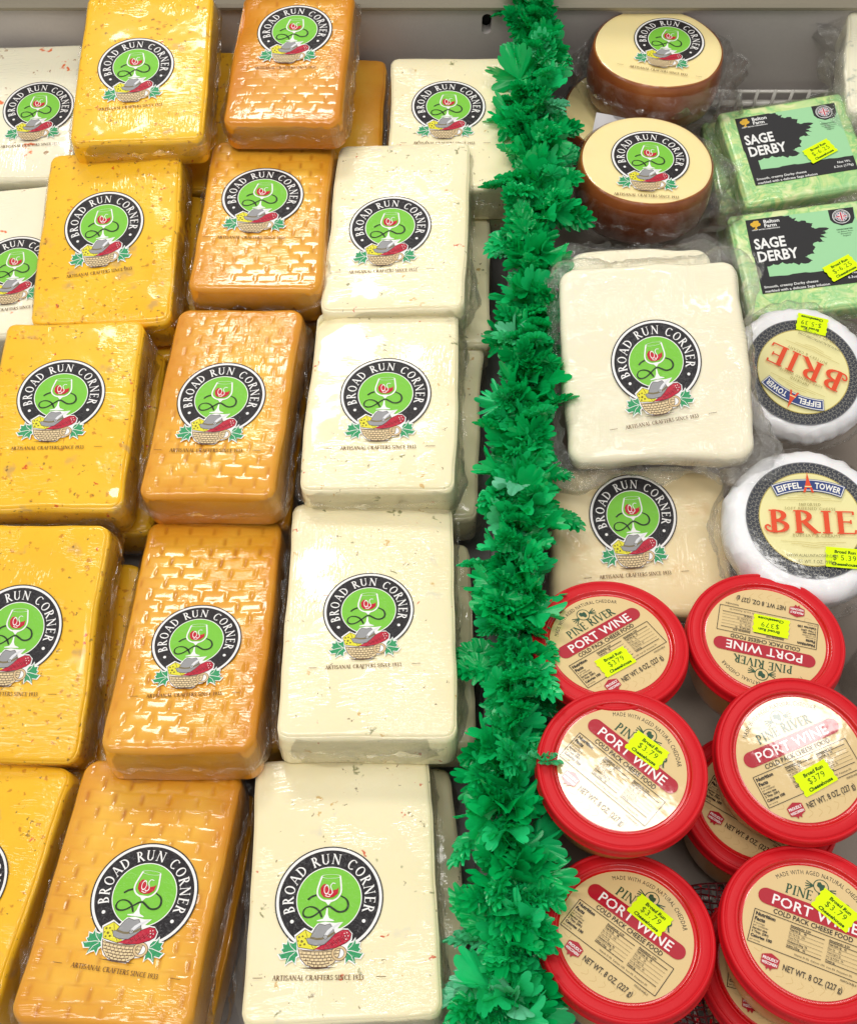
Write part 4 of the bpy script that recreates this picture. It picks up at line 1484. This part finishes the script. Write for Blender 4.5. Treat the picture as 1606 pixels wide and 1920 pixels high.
def tub_label():
    P = Print(4e-6)
    L = .0378
    Tn = ink((224, 196, 140), 'shrink')
    K = ink((34, 30, 30), 'shrink')
    Rd = ink((178, 22, 42), 'shrink')
    Gn = ink((36, 78, 52), 'shrink')
    W = ink((244, 240, 236), 'shrink')
    s = lambda x: x * L
    P.disc(0, 0, L, Tn, 96)
    # faint printed line drawing of a landscape in the paper
    fa = ink((212, 182, 124), 'shrink')
    for k in range(12):
        P.stroke([(s(.80 * math.cos(R(-30 - k * 10))), s(.80 * math.sin(R(-30 - k * 10)))), (s(.86 * math.cos(R(-26 - k * 10))), s(.86 * math.sin(R(-26 - k * 10)))), (s(.92 * math.cos(R(-32 - k * 10))), s(.92 * math.sin(R(-32 - k * 10))))], s(.012), fa, smooth=1)
    P.text('MADE WITH AGED NATURAL CHEDDAR', 0, 0, s(.072), K, arc=(s(.86), 137, 43), track=.05)
    # round state emblem
    P.disc(0, s(.715), s(.115), Gn, 30)
    P.disc(0, s(.715), s(.100), Tn, 30)
    P.poly([(s(x), s(.715 + y)) for x, y in ((-.06, .05), (-.02, .07), (.01, .04), (.05, .045), (.06, 0), (.045, -.06), (.0, -.07), (-.02, -.03), (-.06, -.01))], Gn)
    for sg in (1, -1):
        for a in (20, 0, -20, -40):
            x0, y0 = sg * .10, .69
            P.stroke([(s(x0), s(y0)), (s(x0 + sg * .13 * math.cos(R(a))), s(y0 + .13 * math.sin(R(a))))], s(.016), Gn)
    P.serif('PINE RIVER', 0, s(.445), s(.155), Gn, track=.05, heavy=1.0, bend=2.2)
    # red bar with rounded ends
    cy, hh, hw = .265, .125, .72
    P.rect(s(-hw), s(cy - hh), s(hw), s(cy + hh), Rd)
    P.disc(s(-hw), s(cy), s(hh), Rd, 30)
    P.disc(s(hw), s(cy), s(hh), Rd, 30)
    P.text('PORT WINE', 0, s(cy - .082), s(.165), W, bold=.012, sx=1.02, track=.02)
    P.text('COLD PACK CHEESE FOOD', 0, s(.045), s(.078), K, bold=.012, sx=.88)
    # nutrition box
    x0, x1, y0, y1 = -.84, .82, -.50, .01
    for a, b in (((x0, y0), (x1, y0)), ((x0, y1), (x1, y1)), ((x0, y0), (x0, y1)), ((x1, y0), (x1, y1))):
        P.stroke([(s(a[0]), s(a[1])), (s(b[0]), s(b[1]))], s(.010), K)
    for i, (tx, c, bo) in enumerate((('Nutrition', .056, .04), ('Facts', .056, .04), ('8 servings', .030, 0), ('per container', .030, 0), ('Serving size', .034, .03), ('2 Tbsp. (28g)', .034, .03), ('Calories 100', .044, .04), ('per serving', .024, 0))):
        yy = [-.075, -.155, -.205, -.245, -.295, -.345, -.415, -.465][i]
        P.text(tx, s(-.815), s(yy), s(c), K, bold=bo, align='L', sx=1.0)
    colr = [('Amount/serving  % DV', .03), ('Total Fat 7g      9%', .028), ('Sat. Fat 4.5g   23%', .0), ('Trans Fat 0g', .0), ('Cholesterol 20mg  7%', .02), ('Sodium 210mg     9%', .02)]
    colr2 = [('Amount/serving  % DV', .03), ('Total Carb. 3g    1%', .028), ('Fiber 0g      0%', .0), ('Total Sugars 2g', .0), ('Incl. 0g Added   0%', .0), ('Protein 6g', .02)]
    for cx_, cc in ((-.30, colr), (.26, colr2)):
        for i, (tx, bo) in enumerate(cc):
            yy = -.055 - i * .062
            P.text(tx, s(cx_), s(yy), s(.032), K, bold=bo, align='L', sx=.72)
            P.rect(s(cx_), s(yy - .019), s(cx_ + .50), s(yy - .019 + (.010 if i in (0, 5) else .004)), K)
    P.text('Vitamin D 0%  Calcium 10%  Iron 0%  Potassium 0%', s(.24), s(-.46), s(.030), K, sx=.95)
    P.text('NET WT. 8 OZ. (227 g)', s(.14), s(-.735), s(.095), K, bold=.010, sx=.66)
    P.text('PERISHABLE', s(.62), s(-.57), s(.032), K)
    # small red shield
    cx_, cy_ = -.47, -.685
    P.poly([(s(cx_ + x), s(cy_ + y)) for x, y in ((-.13, .07), (-.09, .09), (0, .125), (.09, .09), (.13, .07), (.125, -.06), (.05, -.085), (.03, -.13), (0, -.09), (-.03, -.13), (-.05, -.085), (-.125, -.06))], Rd)
    P.text('PROUDLY', s(cx_), s(cy_ + .015), s(.045), W, bold=.03, sx=.8)
    P.text('WISCONSIN', s(cx_), s(cy_ - .050), s(.042), W, bold=.03, sx=.7)
    return P.build('printed_label')


TUB_LABEL = tub_label()
TUBS = [
    ((0.1149, 0.2500, 0.0100), (-14.0, -1.3, 32.7), '$379', (-.0057, -.0130, -1.7), 'red lidded cheese tub beside the green garland, below the tan square cheese'),
    ((0.2168, 0.2558, 0.0036), (-9.7, -1.6, 164.7), '$379', (-.0026, -.0100, 0.4), 'red lidded cheese tub with its label upside down, under the soft white cheeses'),
    ((0.1134, 0.1661, 0.0269), (-6.7, -1.8, -43.0), '$3.79', (.0045, .0185, 3), 'red lidded tub with a big glare on its label, left one of the middle pair'),
    ((0.2221, 0.1739, 0.0176), (1.5, -1.1, 22.0), '$379', (.0022, -.0137, 5.0), 'red lidded tub on top of another tub, at the right edge of the middle row'),
    ((0.2100, 0.1600, -0.0360), (-13.0, -0.5, -36), None, None, 'red lidded tub mostly hidden under the upper right tub, its net weight showing'),
    ((0.1114, 0.0765, 0.0077), (-17.0, -1.7, -40), '$3.79', (.0045, .0180, -4), 'red lidded tub lowest on the left, leaves of the garland touching it'),
    ((0.2143, 0.0775, 0.0148), (-13.0, -2.6, -23.0), '$3.79', (.0097, .0164, -22), 'red lidded tub in the bottom right corner, sitting on another tub'),
    ((0.2110, 0.0620, -0.0350), (-15.0, -1.9, -15), None, None, 'red lidded tub under the bottom right one, only its left rim showing'),
]
for c, r, pr, stk, label in TUBS:
    e = Euler((R(r[0]), R(r[1]), 0), 'XYZ').to_matrix() @ Matrix.Rotation(R(r[2]), 3, 'Z')
    root = thing('cheese_tub', label, 'cheese tub', Vector(c) - e @ Vector((0, 0, TT)), e.to_euler(), 'red lidded cheese spread tubs')
    link_mesh('lid', LID, root)
    link_mesh('tub_body', TUB, root)
    link_mesh('printed_label', TUB_LABEL, root, (0, 0, TT - .0016))
    if pr:
        sticker(root, pr, stk[0], stk[1], TT - .0008, stk[2])

# ---------------------------------------------------------------- blue cheese at the top right corner
root = thing('blue_cheese_wedge', 'wrapped blue veined cheese piece cut by the top right corner', 'cheese wedge', place_top((0.418, 0.800, 0.004), (4, -3, -8), .045), (R(4), R(-3), R(-8)))
link_mesh('cheese_body', block_body('blue', .095, .13, .045, 51, amp=2.2), root)
link_mesh('plastic_wrap', wrap_mesh(outline_rr(.095, .13, .012), .045, 201, ears=((.4, 1.5), (.5, 1.0), (.62, 1.6)), loose=1.6, mat='wrap_thick'), root)


# ---------------------------------------------------------------- plastic parsley garland
def leaf_mat():
    m, nt, out = new_mat('green_plastic_leaf')
    oi = nt.nodes.new('ShaderNodeObjectInfo')
    c = ramp(nt, oi.outputs['Random'], [(0.0, (0.001, 0.46, 0.11, 1)), (0.55, (0.004, 0.60, 0.155, 1)), (0.93, (0.02, 0.70, 0.24, 1)), (0.98, (0.20, 0.72, 0.45, 1))]).outputs[0]
    v = coords(nt)
    st = ramp(nt, noise_t(nt, v, 60, 3), [(0.3, (0.85, 0.85, 0.85, 1)), (0.7, (1.12, 1.12, 1.12, 1))]).outputs[0]
    c = mixc(nt, 1.0, c, st, 'MULTIPLY')
    p = nd(nt, 'ShaderNodeBsdfPrincipled')
    nt.links.new(c, p.inputs['Base Color'])
    p.inputs['Roughness'].default_value = .26
    p.inputs['Specular IOR Level'].default_value = .6
    tl = nd(nt, 'ShaderNodeBsdfTranslucent')
    nt.links.new(c, tl.inputs[0])
    mx = nd(nt, 'ShaderNodeMixShader')
    mx.inputs[0].default_value = .33
    nt.links.new(p.outputs[0], mx.inputs[1])
    nt.links.new(tl.outputs[0], mx.inputs[2])
    nt.links.new(mx.outputs[0], out.inputs[0])
    return m


M['leaf'] = leaf_mat()
M['stem'] = simple('dark_green_stem', (0.0, 0.10, 0.035), .5)


def leaf_verts(seed, kind):
    """a moulded parsley leaf growing along +Y, face up: fan with lobes, teeth and fluted fingers"""
    rnd = random.Random(seed)
    vs, fs = [], []
    if kind == 'fan':
        nf = rnd.choice((15, 17, 19, 21))
        n, nr = nf * 6, 7
        span = R(rnd.uniform(88, 125))
        Rl = 0.0195 * rnd.uniform(.85, 1.15)
        lobes = rnd.choice((5.0, 7.0, 7.0))
        ruf, ph = rnd.uniform(.16, .38), rnd.uniform(0, 6)
        lens = [rnd.uniform(.82, 1.08) for _ in range(nf + 1)]
        for k in range(nr + 1):
            u = k / nr
            for i in range(n + 1):
                s = i / n * 2 - 1
                a = s * span
                q_ = i / 6
                fi = min(int(q_), nf - 1)
                lob = abs(math.cos(s * PI * lobes / 2)) ** .6
                fing = math.sin(PI * (q_ - fi)) ** .45 if q_ < nf else 0
                r = Rl * (.42 + .42 * lob * min(1, u * 1.2) + .17 * fing * max(0, (u - .5) / .5) * lens[fi]) * (1 - .18 * s * s)
                r *= u if k else .02
                z = Rl * ruf * u * u * math.sin(a * lobes + ph) + Rl * .04 * u * u * (fing - .5) + Rl * .13 * u * lob - Rl * .15 * u ** 3 * math.cos(ph)
                vs.append((r * math.sin(a), r * math.cos(a), z))
        W_ = n + 1
        for k in range(nr):
            for i in range(n):
                fs.append((k * W_ + i, (k + 1) * W_ + i, (k + 1) * W_ + i + 1, k * W_ + i + 1))
    else:
        # pinnate frond: rib with toothed leaflets
        Lr = 0.023 * rnd.uniform(.85, 1.1)
        def leaflet(ox, oy, ang, ln, bend):
            base = len(vs)
            n, nr = 26, 3
            for k in range(nr + 1):
                u = k / nr
                for i in range(n + 1):
                    s = i / n * 2 - 1
                    a = s * R(118)
                    th = abs(math.sin(s * PI * 3.5)) ** .5
                    r = ln * (.66 + .42 * th * u) * (1 - .33 * abs(s)) * (u if k else .03)
                    x, y = r * math.sin(a) * .8, r * math.cos(a)
                    z = ln * .10 * u * math.cos(s * PI * 7) + bend * ln * u * u
                    vs.append((ox + x * math.cos(ang) + y * math.sin(ang), oy - x * math.sin(ang) + y * math.cos(ang), z + .12 * oy * math.sin(oy * 200)))
            W_ = n + 1
            for k in range(nr):
                for i in range(n):
                    fs.append((base + k * W_ + i, base + (k + 1) * W_ + i, base + (k + 1) * W_ + i + 1, base + k * W_ + i + 1))
        for q_, yy in enumerate((.25, .5, .72)):
            for sg in (1, -1):
                leaflet(0, Lr * yy, sg * R(60 - q_ * 8), Lr * (.50 - q_ * .05), rnd.uniform(-.2, .35))
        leaflet(0, Lr * .82, 0, Lr * .45, .1)
        base = len(vs)
        for i in range(6):
            y = Lr * .9 * i / 5
            w = .0009 * (1 - .6 * i / 5)
            z = .12 * y * math.sin(y * 200)
            vs += [(-w, y, z), (0, y, z + .0010), (w, y, z)]
        for i in range(5):
            for j in range(2):
                fs.append((base + i * 3 + j, base + i * 3 + j + 1, base + i * 3 + j + 4, base + i * 3 + j + 3))
    # neck that clips on to the stem
    return vs, fs


LEAVES = []
for i in range(12):
    v_, f_ = leaf_verts(i * 7 + 1, 'fan' if i < 8 else 'frond')
    LEAVES.append((v_, f_, mesh_from('leaf', v_, f_, [M['leaf']])))

AX = [(0.0965, 0.905, 0.035), (0.0945, 0.850, 0.012), (0.0900, 0.760, 0.004), (0.0865, 0.655, 0.004), (0.0800, 0.570, 0.002), (0.0755, 0.497, 0.002), (0.0690, 0.420, 0.002), (0.0640, 0.363, 0.002), (0.0590, 0.300, 0.004), (0.0555, 0.248, 0.004), (0.0510, 0.190, 0.006), (0.0480, 0.148, 0.008), (0.0475, 0.090, 0.008), (0.0430, 0.035, 0.006), (0.0400, -0.010, 0.004)]


def axis_at(y):
    for a, b in zip(AX, AX[1:]):
        if b[1] <= y <= a[1]:
            t = (a[1] - y) / (a[1] - b[1])
            return Vector([a[i] + (b[i] - a[i]) * t for i in range(3)])
    return Vector(AX[-1] if y < AX[-1][1] else AX[0])


gar = thing('parsley_garland', 'long curly green plastic parsley garland running down between the two shelves', 'garland', (0, 0, 0))
# wire core
vs, fs = [], []
N = 90
for k in range(N + 1):
    y = 0.905 - 0.915 * k / N
    c = axis_at(y)
    for i in range(8):
        a = 2 * PI * i / 8
        rr = .0042 + .0012 * math.sin(k * 1.9 + i)
        vs.append((c.x + rr * math.cos(a) + .002 * math.sin(k * .6), c.y, c.z - .010 + rr * math.sin(a)))
for k in range(N):
    for i in range(8):
        j = (i + 1) % 8
        fs.append((k * 8 + i, k * 8 + j, (k + 1) * 8 + j, (k + 1) * 8 + i))
link_mesh('stem', mesh_from('stem', vs, fs, [M['stem']]), gar)


def leaf_matrix(rnd, y, reach, scale):
    c = axis_at(y)
    a = rnd.gauss(0, 58)
    a = max(-100, min(100, a))
    ra = R(90 - a)
    radial = Vector((math.cos(ra), 0, math.sin(ra)))
    ax = Vector((-.07, -1, 0)).normalized()
    # growth: outward, swept along the strand (mostly toward the lower end)
    sweep = rnd.gauss(.35, .55)
    grow = (radial + ax * sweep + Vector((rnd.uniform(-.3, .3), rnd.uniform(-.2, .2), rnd.uniform(-.2, .2)))).normalized()
    nrm = (-ax * rnd.uniform(.2, 1.0) * (1 if rnd.random() < .7 else -1) + Vector((0, 0, rnd.uniform(.5, 1.3))) + radial * rnd.uniform(-.2, .5))
    nrm = (nrm - grow * nrm.dot(grow)).normalized()
    side = grow.cross(nrm)
    tw = rnd.gauss(0, 22)
    m = Matrix((side, grow, nrm)).transposed().to_4x4() @ Matrix.Rotation(R(tw), 4, 'Y')
    p = c + Vector((0, 0, -.008)) + radial * reach
    s = scale
    return Matrix.Translation(p) @ m @ Matrix.Diagonal((s, s, s, 1))


rnd = random.Random(17)
for i in range(300):
    y = 0.865 - 0.868 * (i + rnd.uniform(-.6, .6)) / 299
    mat = leaf_matrix(rnd, y, rnd.uniform(.003, .017), rnd.uniform(.9, 1.28) * (1.12 if y < .12 or .6 < y < .8 else 1))
    k = rnd.choice([0, 1, 2, 3, 4, 5, 6, 7, 8, 9, 10, 11, 8, 9, 10, 11])
    o = link_mesh('leaf', LEAVES[k][2], gar)
    o.matrix_local = mat
# the smaller under-leaves, too many to pick apart
vs, fs = [], []
for i in range(420):
    y = 0.87 - 0.875 * (i + rnd.random()) / 420
    mat = leaf_matrix(rnd, y, rnd.uniform(-.004, .010), rnd.uniform(.6, .95))
    v_, f_ = LEAVES[rnd.randrange(12)][:2]
    b = len(vs)
    vs += [tuple(mat @ Vector(p)) for p in v_]
    fs += [tuple(b + j for j in f) for f in f_]
o = link_mesh('small_leaves', mesh_from('small_leaves', vs, fs, [M['leaf']]), gar)
o['kind'] = 'stuff'


# ---------------------------------------------------------------- the case: floor, wall, rim, divider, rack
def box(vs, fs, x0, x1, y0, y1, z0, z1):
    b = len(vs)
    vs += [(x0, y0, z0), (x1, y0, z0), (x1, y1, z0), (x0, y1, z0), (x0, y0, z1), (x1, y0, z1), (x1, y1, z1), (x0, y1, z1)]
    fs += [tuple(b + i for i in f) for f in ((0, 3, 2, 1), (4, 5, 6, 7), (0, 1, 5, 4), (1, 2, 6, 5), (2, 3, 7, 6), (3, 0, 4, 7))]


def box_obj(name, boxes, mat, parent=None):
    vs, fs = [], []
    for b in boxes:
        box(vs, fs, *b)
    return link_mesh(name, mesh_from(name, vs, fs, [mat], smooth=False), parent)


def metal_mat(name, c, grain=1.0):
    m, nt, out = new_mat(name)
    p = nd(nt, 'ShaderNodeBsdfPrincipled')
    v = coords(nt, False)
    n = noise_t(nt, v, 9, 5, .6)
    n2 = noise_t(nt, v, 420, 2, .6)
    f = math_n(nt, 'ADD', math_n(nt, 'MULTIPLY', n, .7), math_n(nt, 'MULTIPLY', n2, .3))
    c0 = tuple(x * .84 for x in c)
    c1 = tuple(x * 1.14 for x in c)
    nt.links.new(mixc(nt, f, (*c0, 1), (*c1, 1)), p.inputs['Base Color'])
    p.inputs['Roughness'].default_value = .5
    nt.links.new(bump(nt, n2, .12, .001), p.inputs['Normal'])
    nt.links.new(p.outputs[0], out.inputs[0])
    return m


M['wall'] = metal_mat('grey_painted_metal', (0.50, 0.46, 0.44))
M['rim'] = metal_mat('beige_painted_metal', (0.30, 0.265, 0.20))
M['dark'] = simple('dark_gap', (0.012, 0.011, 0.011), .7)
M['floor'] = metal_mat('case_floor_metal', (0.30, 0.28, 0.27))
M['liner'] = metal_mat('grey_brown_liner', (0.27, 0.22, 0.18))
M['rackwhite'] = simple('white_coated_wire', (0.74, 0.71, 0.66), .35, .4, var=.08)

FZ = -.100
structure(box_obj('case_floor', [(-.75, .75, -.12, .90, FZ - .02, FZ)], M['floor']))
# back wall with a real slot
WY = .851
slot_x, slot_z, sw, sh = .0, .0, .0044, .0105
slot_x, slot_z = 0.0525, -.0085
outer = [Vector((-.75, FZ, 0)), Vector((.75, FZ, 0)), Vector((.75, .0085, 0)), Vector((-.75, .0085, 0))]
hole = []
for i in range(20):
    a = 2 * PI * i / 20
    hole.append(Vector((slot_x + sw * math.cos(a), slot_z + sw * math.sin(a) + (sh - sw) * (1 if math.sin(a) >= 0 else -1), 0)))
tris = tessellate_polygon([outer, hole[::-1]])
allv = outer + hole[::-1]
wv = [(v.x, WY, v.y) for v in allv]
wf = []
for t_ in tris:
    a, b, c = [wv[i] for i in t_]
    nrm = (Vector(b) - Vector(a)).cross(Vector(c) - Vector(a))
    wf.append(tuple(t_) if nrm.y < 0 else tuple(reversed(t_)))
nb = len(wv)
for v in hole:
    wv.append((v.x, WY + .012, v.y))
    wv.append((v.x, WY, v.y))
for i in range(20):
    j = (i + 1) % 20
    wf.append((nb + 2 * i, nb + 2 * j, nb + 2 * j + 1, nb + 2 * i + 1))
structure(link_mesh('back_wall', mesh_from('back_wall', wv, wf, [M['wall']], smooth=False)))
structure(box_obj('wall_cavity', [(-.75, .75, WY + .014, WY + .03, FZ, .0075)], M['dark']))
# rolled rim along the top of the wall, and the slotted panel behind it
vs, fs = [], []
prof = [(WY - .0015, .0065), (WY - .0035, .0085), (WY - .0040, .0115), (WY - .0020, .0140), (WY + .004, .0150), (WY + .030, .0152), (WY + .034, .0170), (WY + .034, .10)]
for x in (-.75, .75):
    for (yy, zz) in prof:
        vs.append((x, yy, zz + (-.010 * (x < 0)) * 0))
n = len(prof)
for i in range(n - 1):
    fs.append((i, n + i, n + i + 1, i + 1))
structure(link_mesh('wall_rim', mesh_from('wall_rim', vs, fs, [M['rim']], smooth=False)))
sl = []
for i in range(9):
    x = -.470 + i * .0185
    sl.append((x - .0038, x + .0038, WY + .0325, WY + .0338, .0200, .0270))
structure(box_obj('wall_vent', sl, M['dark']))

# divider under the garland
dv = thing('shelf_divider', 'dark grey divider panel standing under the green garland', 'divider', (0, 0, 0))
vs, fs = [], []
pts = [(p[0], p[1]) for p in AX[1:]]
for (x, y) in pts:
    y = min(y, WY - .002)
    vs += [(x - .017, y, FZ), (x - .017, y, -.022), (x - .0155, y, -.020), (x + .0155, y, -.020), (x + .017, y, -.022), (x + .017, y, FZ)]
for k in range(len(pts) - 1):
    for i in range(5):
        a = k * 6 + i
        fs.append((a, a + 1, a + 7, a + 6))
link_mesh('panel', mesh_from('panel', vs, fs, [simple('smoke_grey_plastic', (0.22, 0.21, 0.21), .3, .6, var=.2)], smooth=False), dv)

# grey-brown liner sheet of the right shelf
vs, fs = [], []
nx, ny = 24, 50
for j in range(ny + 1):
    for i in range(nx + 1):
        x = .085 + .42 * i / nx
        y = .118 + .70 * j / ny
        vs.append((x, y, -.0945 + .0010 * noise.noise(Vector((x * 30, y * 30, 0)))))
for j in range(ny):
    for i in range(nx):
        a = j * (nx + 1) + i
        fs.append((a, a + 1, a + nx + 2, a + nx + 1))
structure(link_mesh('shelf_liner', mesh_from('shelf_liner', vs, fs, [M['liner']])))


def tube(vs, fs, a, b, r, n=8):
    a, b = Vector(a), Vector(b)
    d = (b - a).normalized()
    u = d.orthogonal().normalized()
    w = d.cross(u)
    base = len(vs)
    for p in (a, b):
        for i in range(n):
            t = 2 * PI * i / n
            vs.append(tuple(p + u * r * math.cos(t) + w * r * math.sin(t)))
    for i in range(n):
        j = (i + 1) % n
        fs.append((base + i, base + j, base + n + j, base + n + i))
    fs.append(tuple(base + i for i in reversed(range(n))))
    fs.append(tuple(base + n + i for i in range(n)))


rack = thing('wire_rack', 'white coated wire rack standing against the back wall and under the tubs', 'rack', (0, 0, 0))


def wire(a, b, r):
    vs, fs = [], []
    tube(vs, fs, a, b, r)
    link_mesh('wire', mesh_from('wire', vs, fs, [M['rackwhite']]), rack)


wire((.20, WY - .012, -.088), (.50, WY - .012, -.088), .0034)
wire((.20, WY - .012, -.074), (.50, WY - .012, -.074), .0018)
for i in range(13):
    x = .262 + i * .0165
    wire((x, WY - .0165, FZ), (x, WY - .0165, -.0685), .00165)
for i in range(13):
    x = .090 + i * .0195
    wire((x, -.05, -.0905), (x, .1165, -.0905), .0014)
for yy in (-.02, .03, .08, .110):
    wire((.085, yy, -.0935), (.345, yy, -.0935), .0014)

# red net ribbon lying over the rack between the tubs
rib = thing('net_ribbon', 'dark red glittering net ribbon bunched between the red lidded tubs', 'ribbon', (0, 0, 0))


def rib_p(u, v):
    x = .105 + .20 * u
    y = -.02 + .135 * v
    z = -.060 + .014 * noise.noise(Vector((u * 5, v * 7, 2))) + .008 * math.sin(v * 17 + u * 3)
    return (x + .004 * noise.noise(Vector((u * 9, v * 9, 5))), y + .004 * noise.noise(Vector((u * 9, v * 9, 8))), z)


vs, fs = [], []
for a in range(44):
    u = a / 43
    for b in range(36):
        tube(vs, fs, rib_p(u, b / 36), rib_p(u, (b + 1) / 36), .00060, 3)
for b in range(38):
    v = b / 37
    for a in range(40):
        tube(vs, fs, rib_p(a / 40, v), rib_p((a + 1) / 40, v), .00060, 3)
link_mesh('net', mesh_from('net', vs, fs, [simple('dark_red_thread', (0.13, 0.004, 0.008), .5, .0, spec=.2)], smooth=False), rib)['kind'] = 'stuff'
vs, fs = [], []
rr_ = random.Random(5)
for i in range(3600):
    u, v = rr_.random(), rr_.random()
    p = Vector(rib_p(u, v))
    e = Euler([rr_.uniform(0, 6) for _ in range(3)]).to_matrix()
    b = len(vs)
    s = rr_.uniform(.0006, .0016)
    for q_ in ((-1, -.5, 0), (1, -.5, 0), (1, .5, 0), (-1, .5, 0)):
        vs.append(tuple(p + e @ (Vector(q_) * s) + Vector((0, 0, .0006))))
    fs.append((b, b + 1, b + 2, b + 3))
link_mesh('glitter', mesh_from('glitter', vs, fs, [simple('red_foil', (0.70, 0.008, 0.02), .3, .5)], smooth=False), rib)['kind'] = 'stuff'

# cream front lip of the case
structure(box_obj('case_front_lip', [(.165, .75, -.075, .0045, FZ, -.004)], simple('cream_painted_metal', (0.62, 0.58, 0.47), .4, .2, var=.05)))

# clear cup at the right edge
cup = thing('clear_cup', 'clear plastic cup rim just showing at the right edge by the tubs', 'cup', (.3185, .256, FZ + .0))
link_mesh('cup_wall', lathe('cup_wall', [(.022, .0), (.028, .085), (.0295, .0865), (.0300, .088), (.0290, .0892), (.0272, .088), (.0215, .002)], 48, [wrap_mat('clear_plastic', .14)]), cup)
link_mesh('cup_content', lathe('cup_content', [(.0001, .070), (.0255, .070), (.0212, .003), (.0001, .003)], 40, [simple('pale_filling', (.5, .47, .42), .5)]), cup)
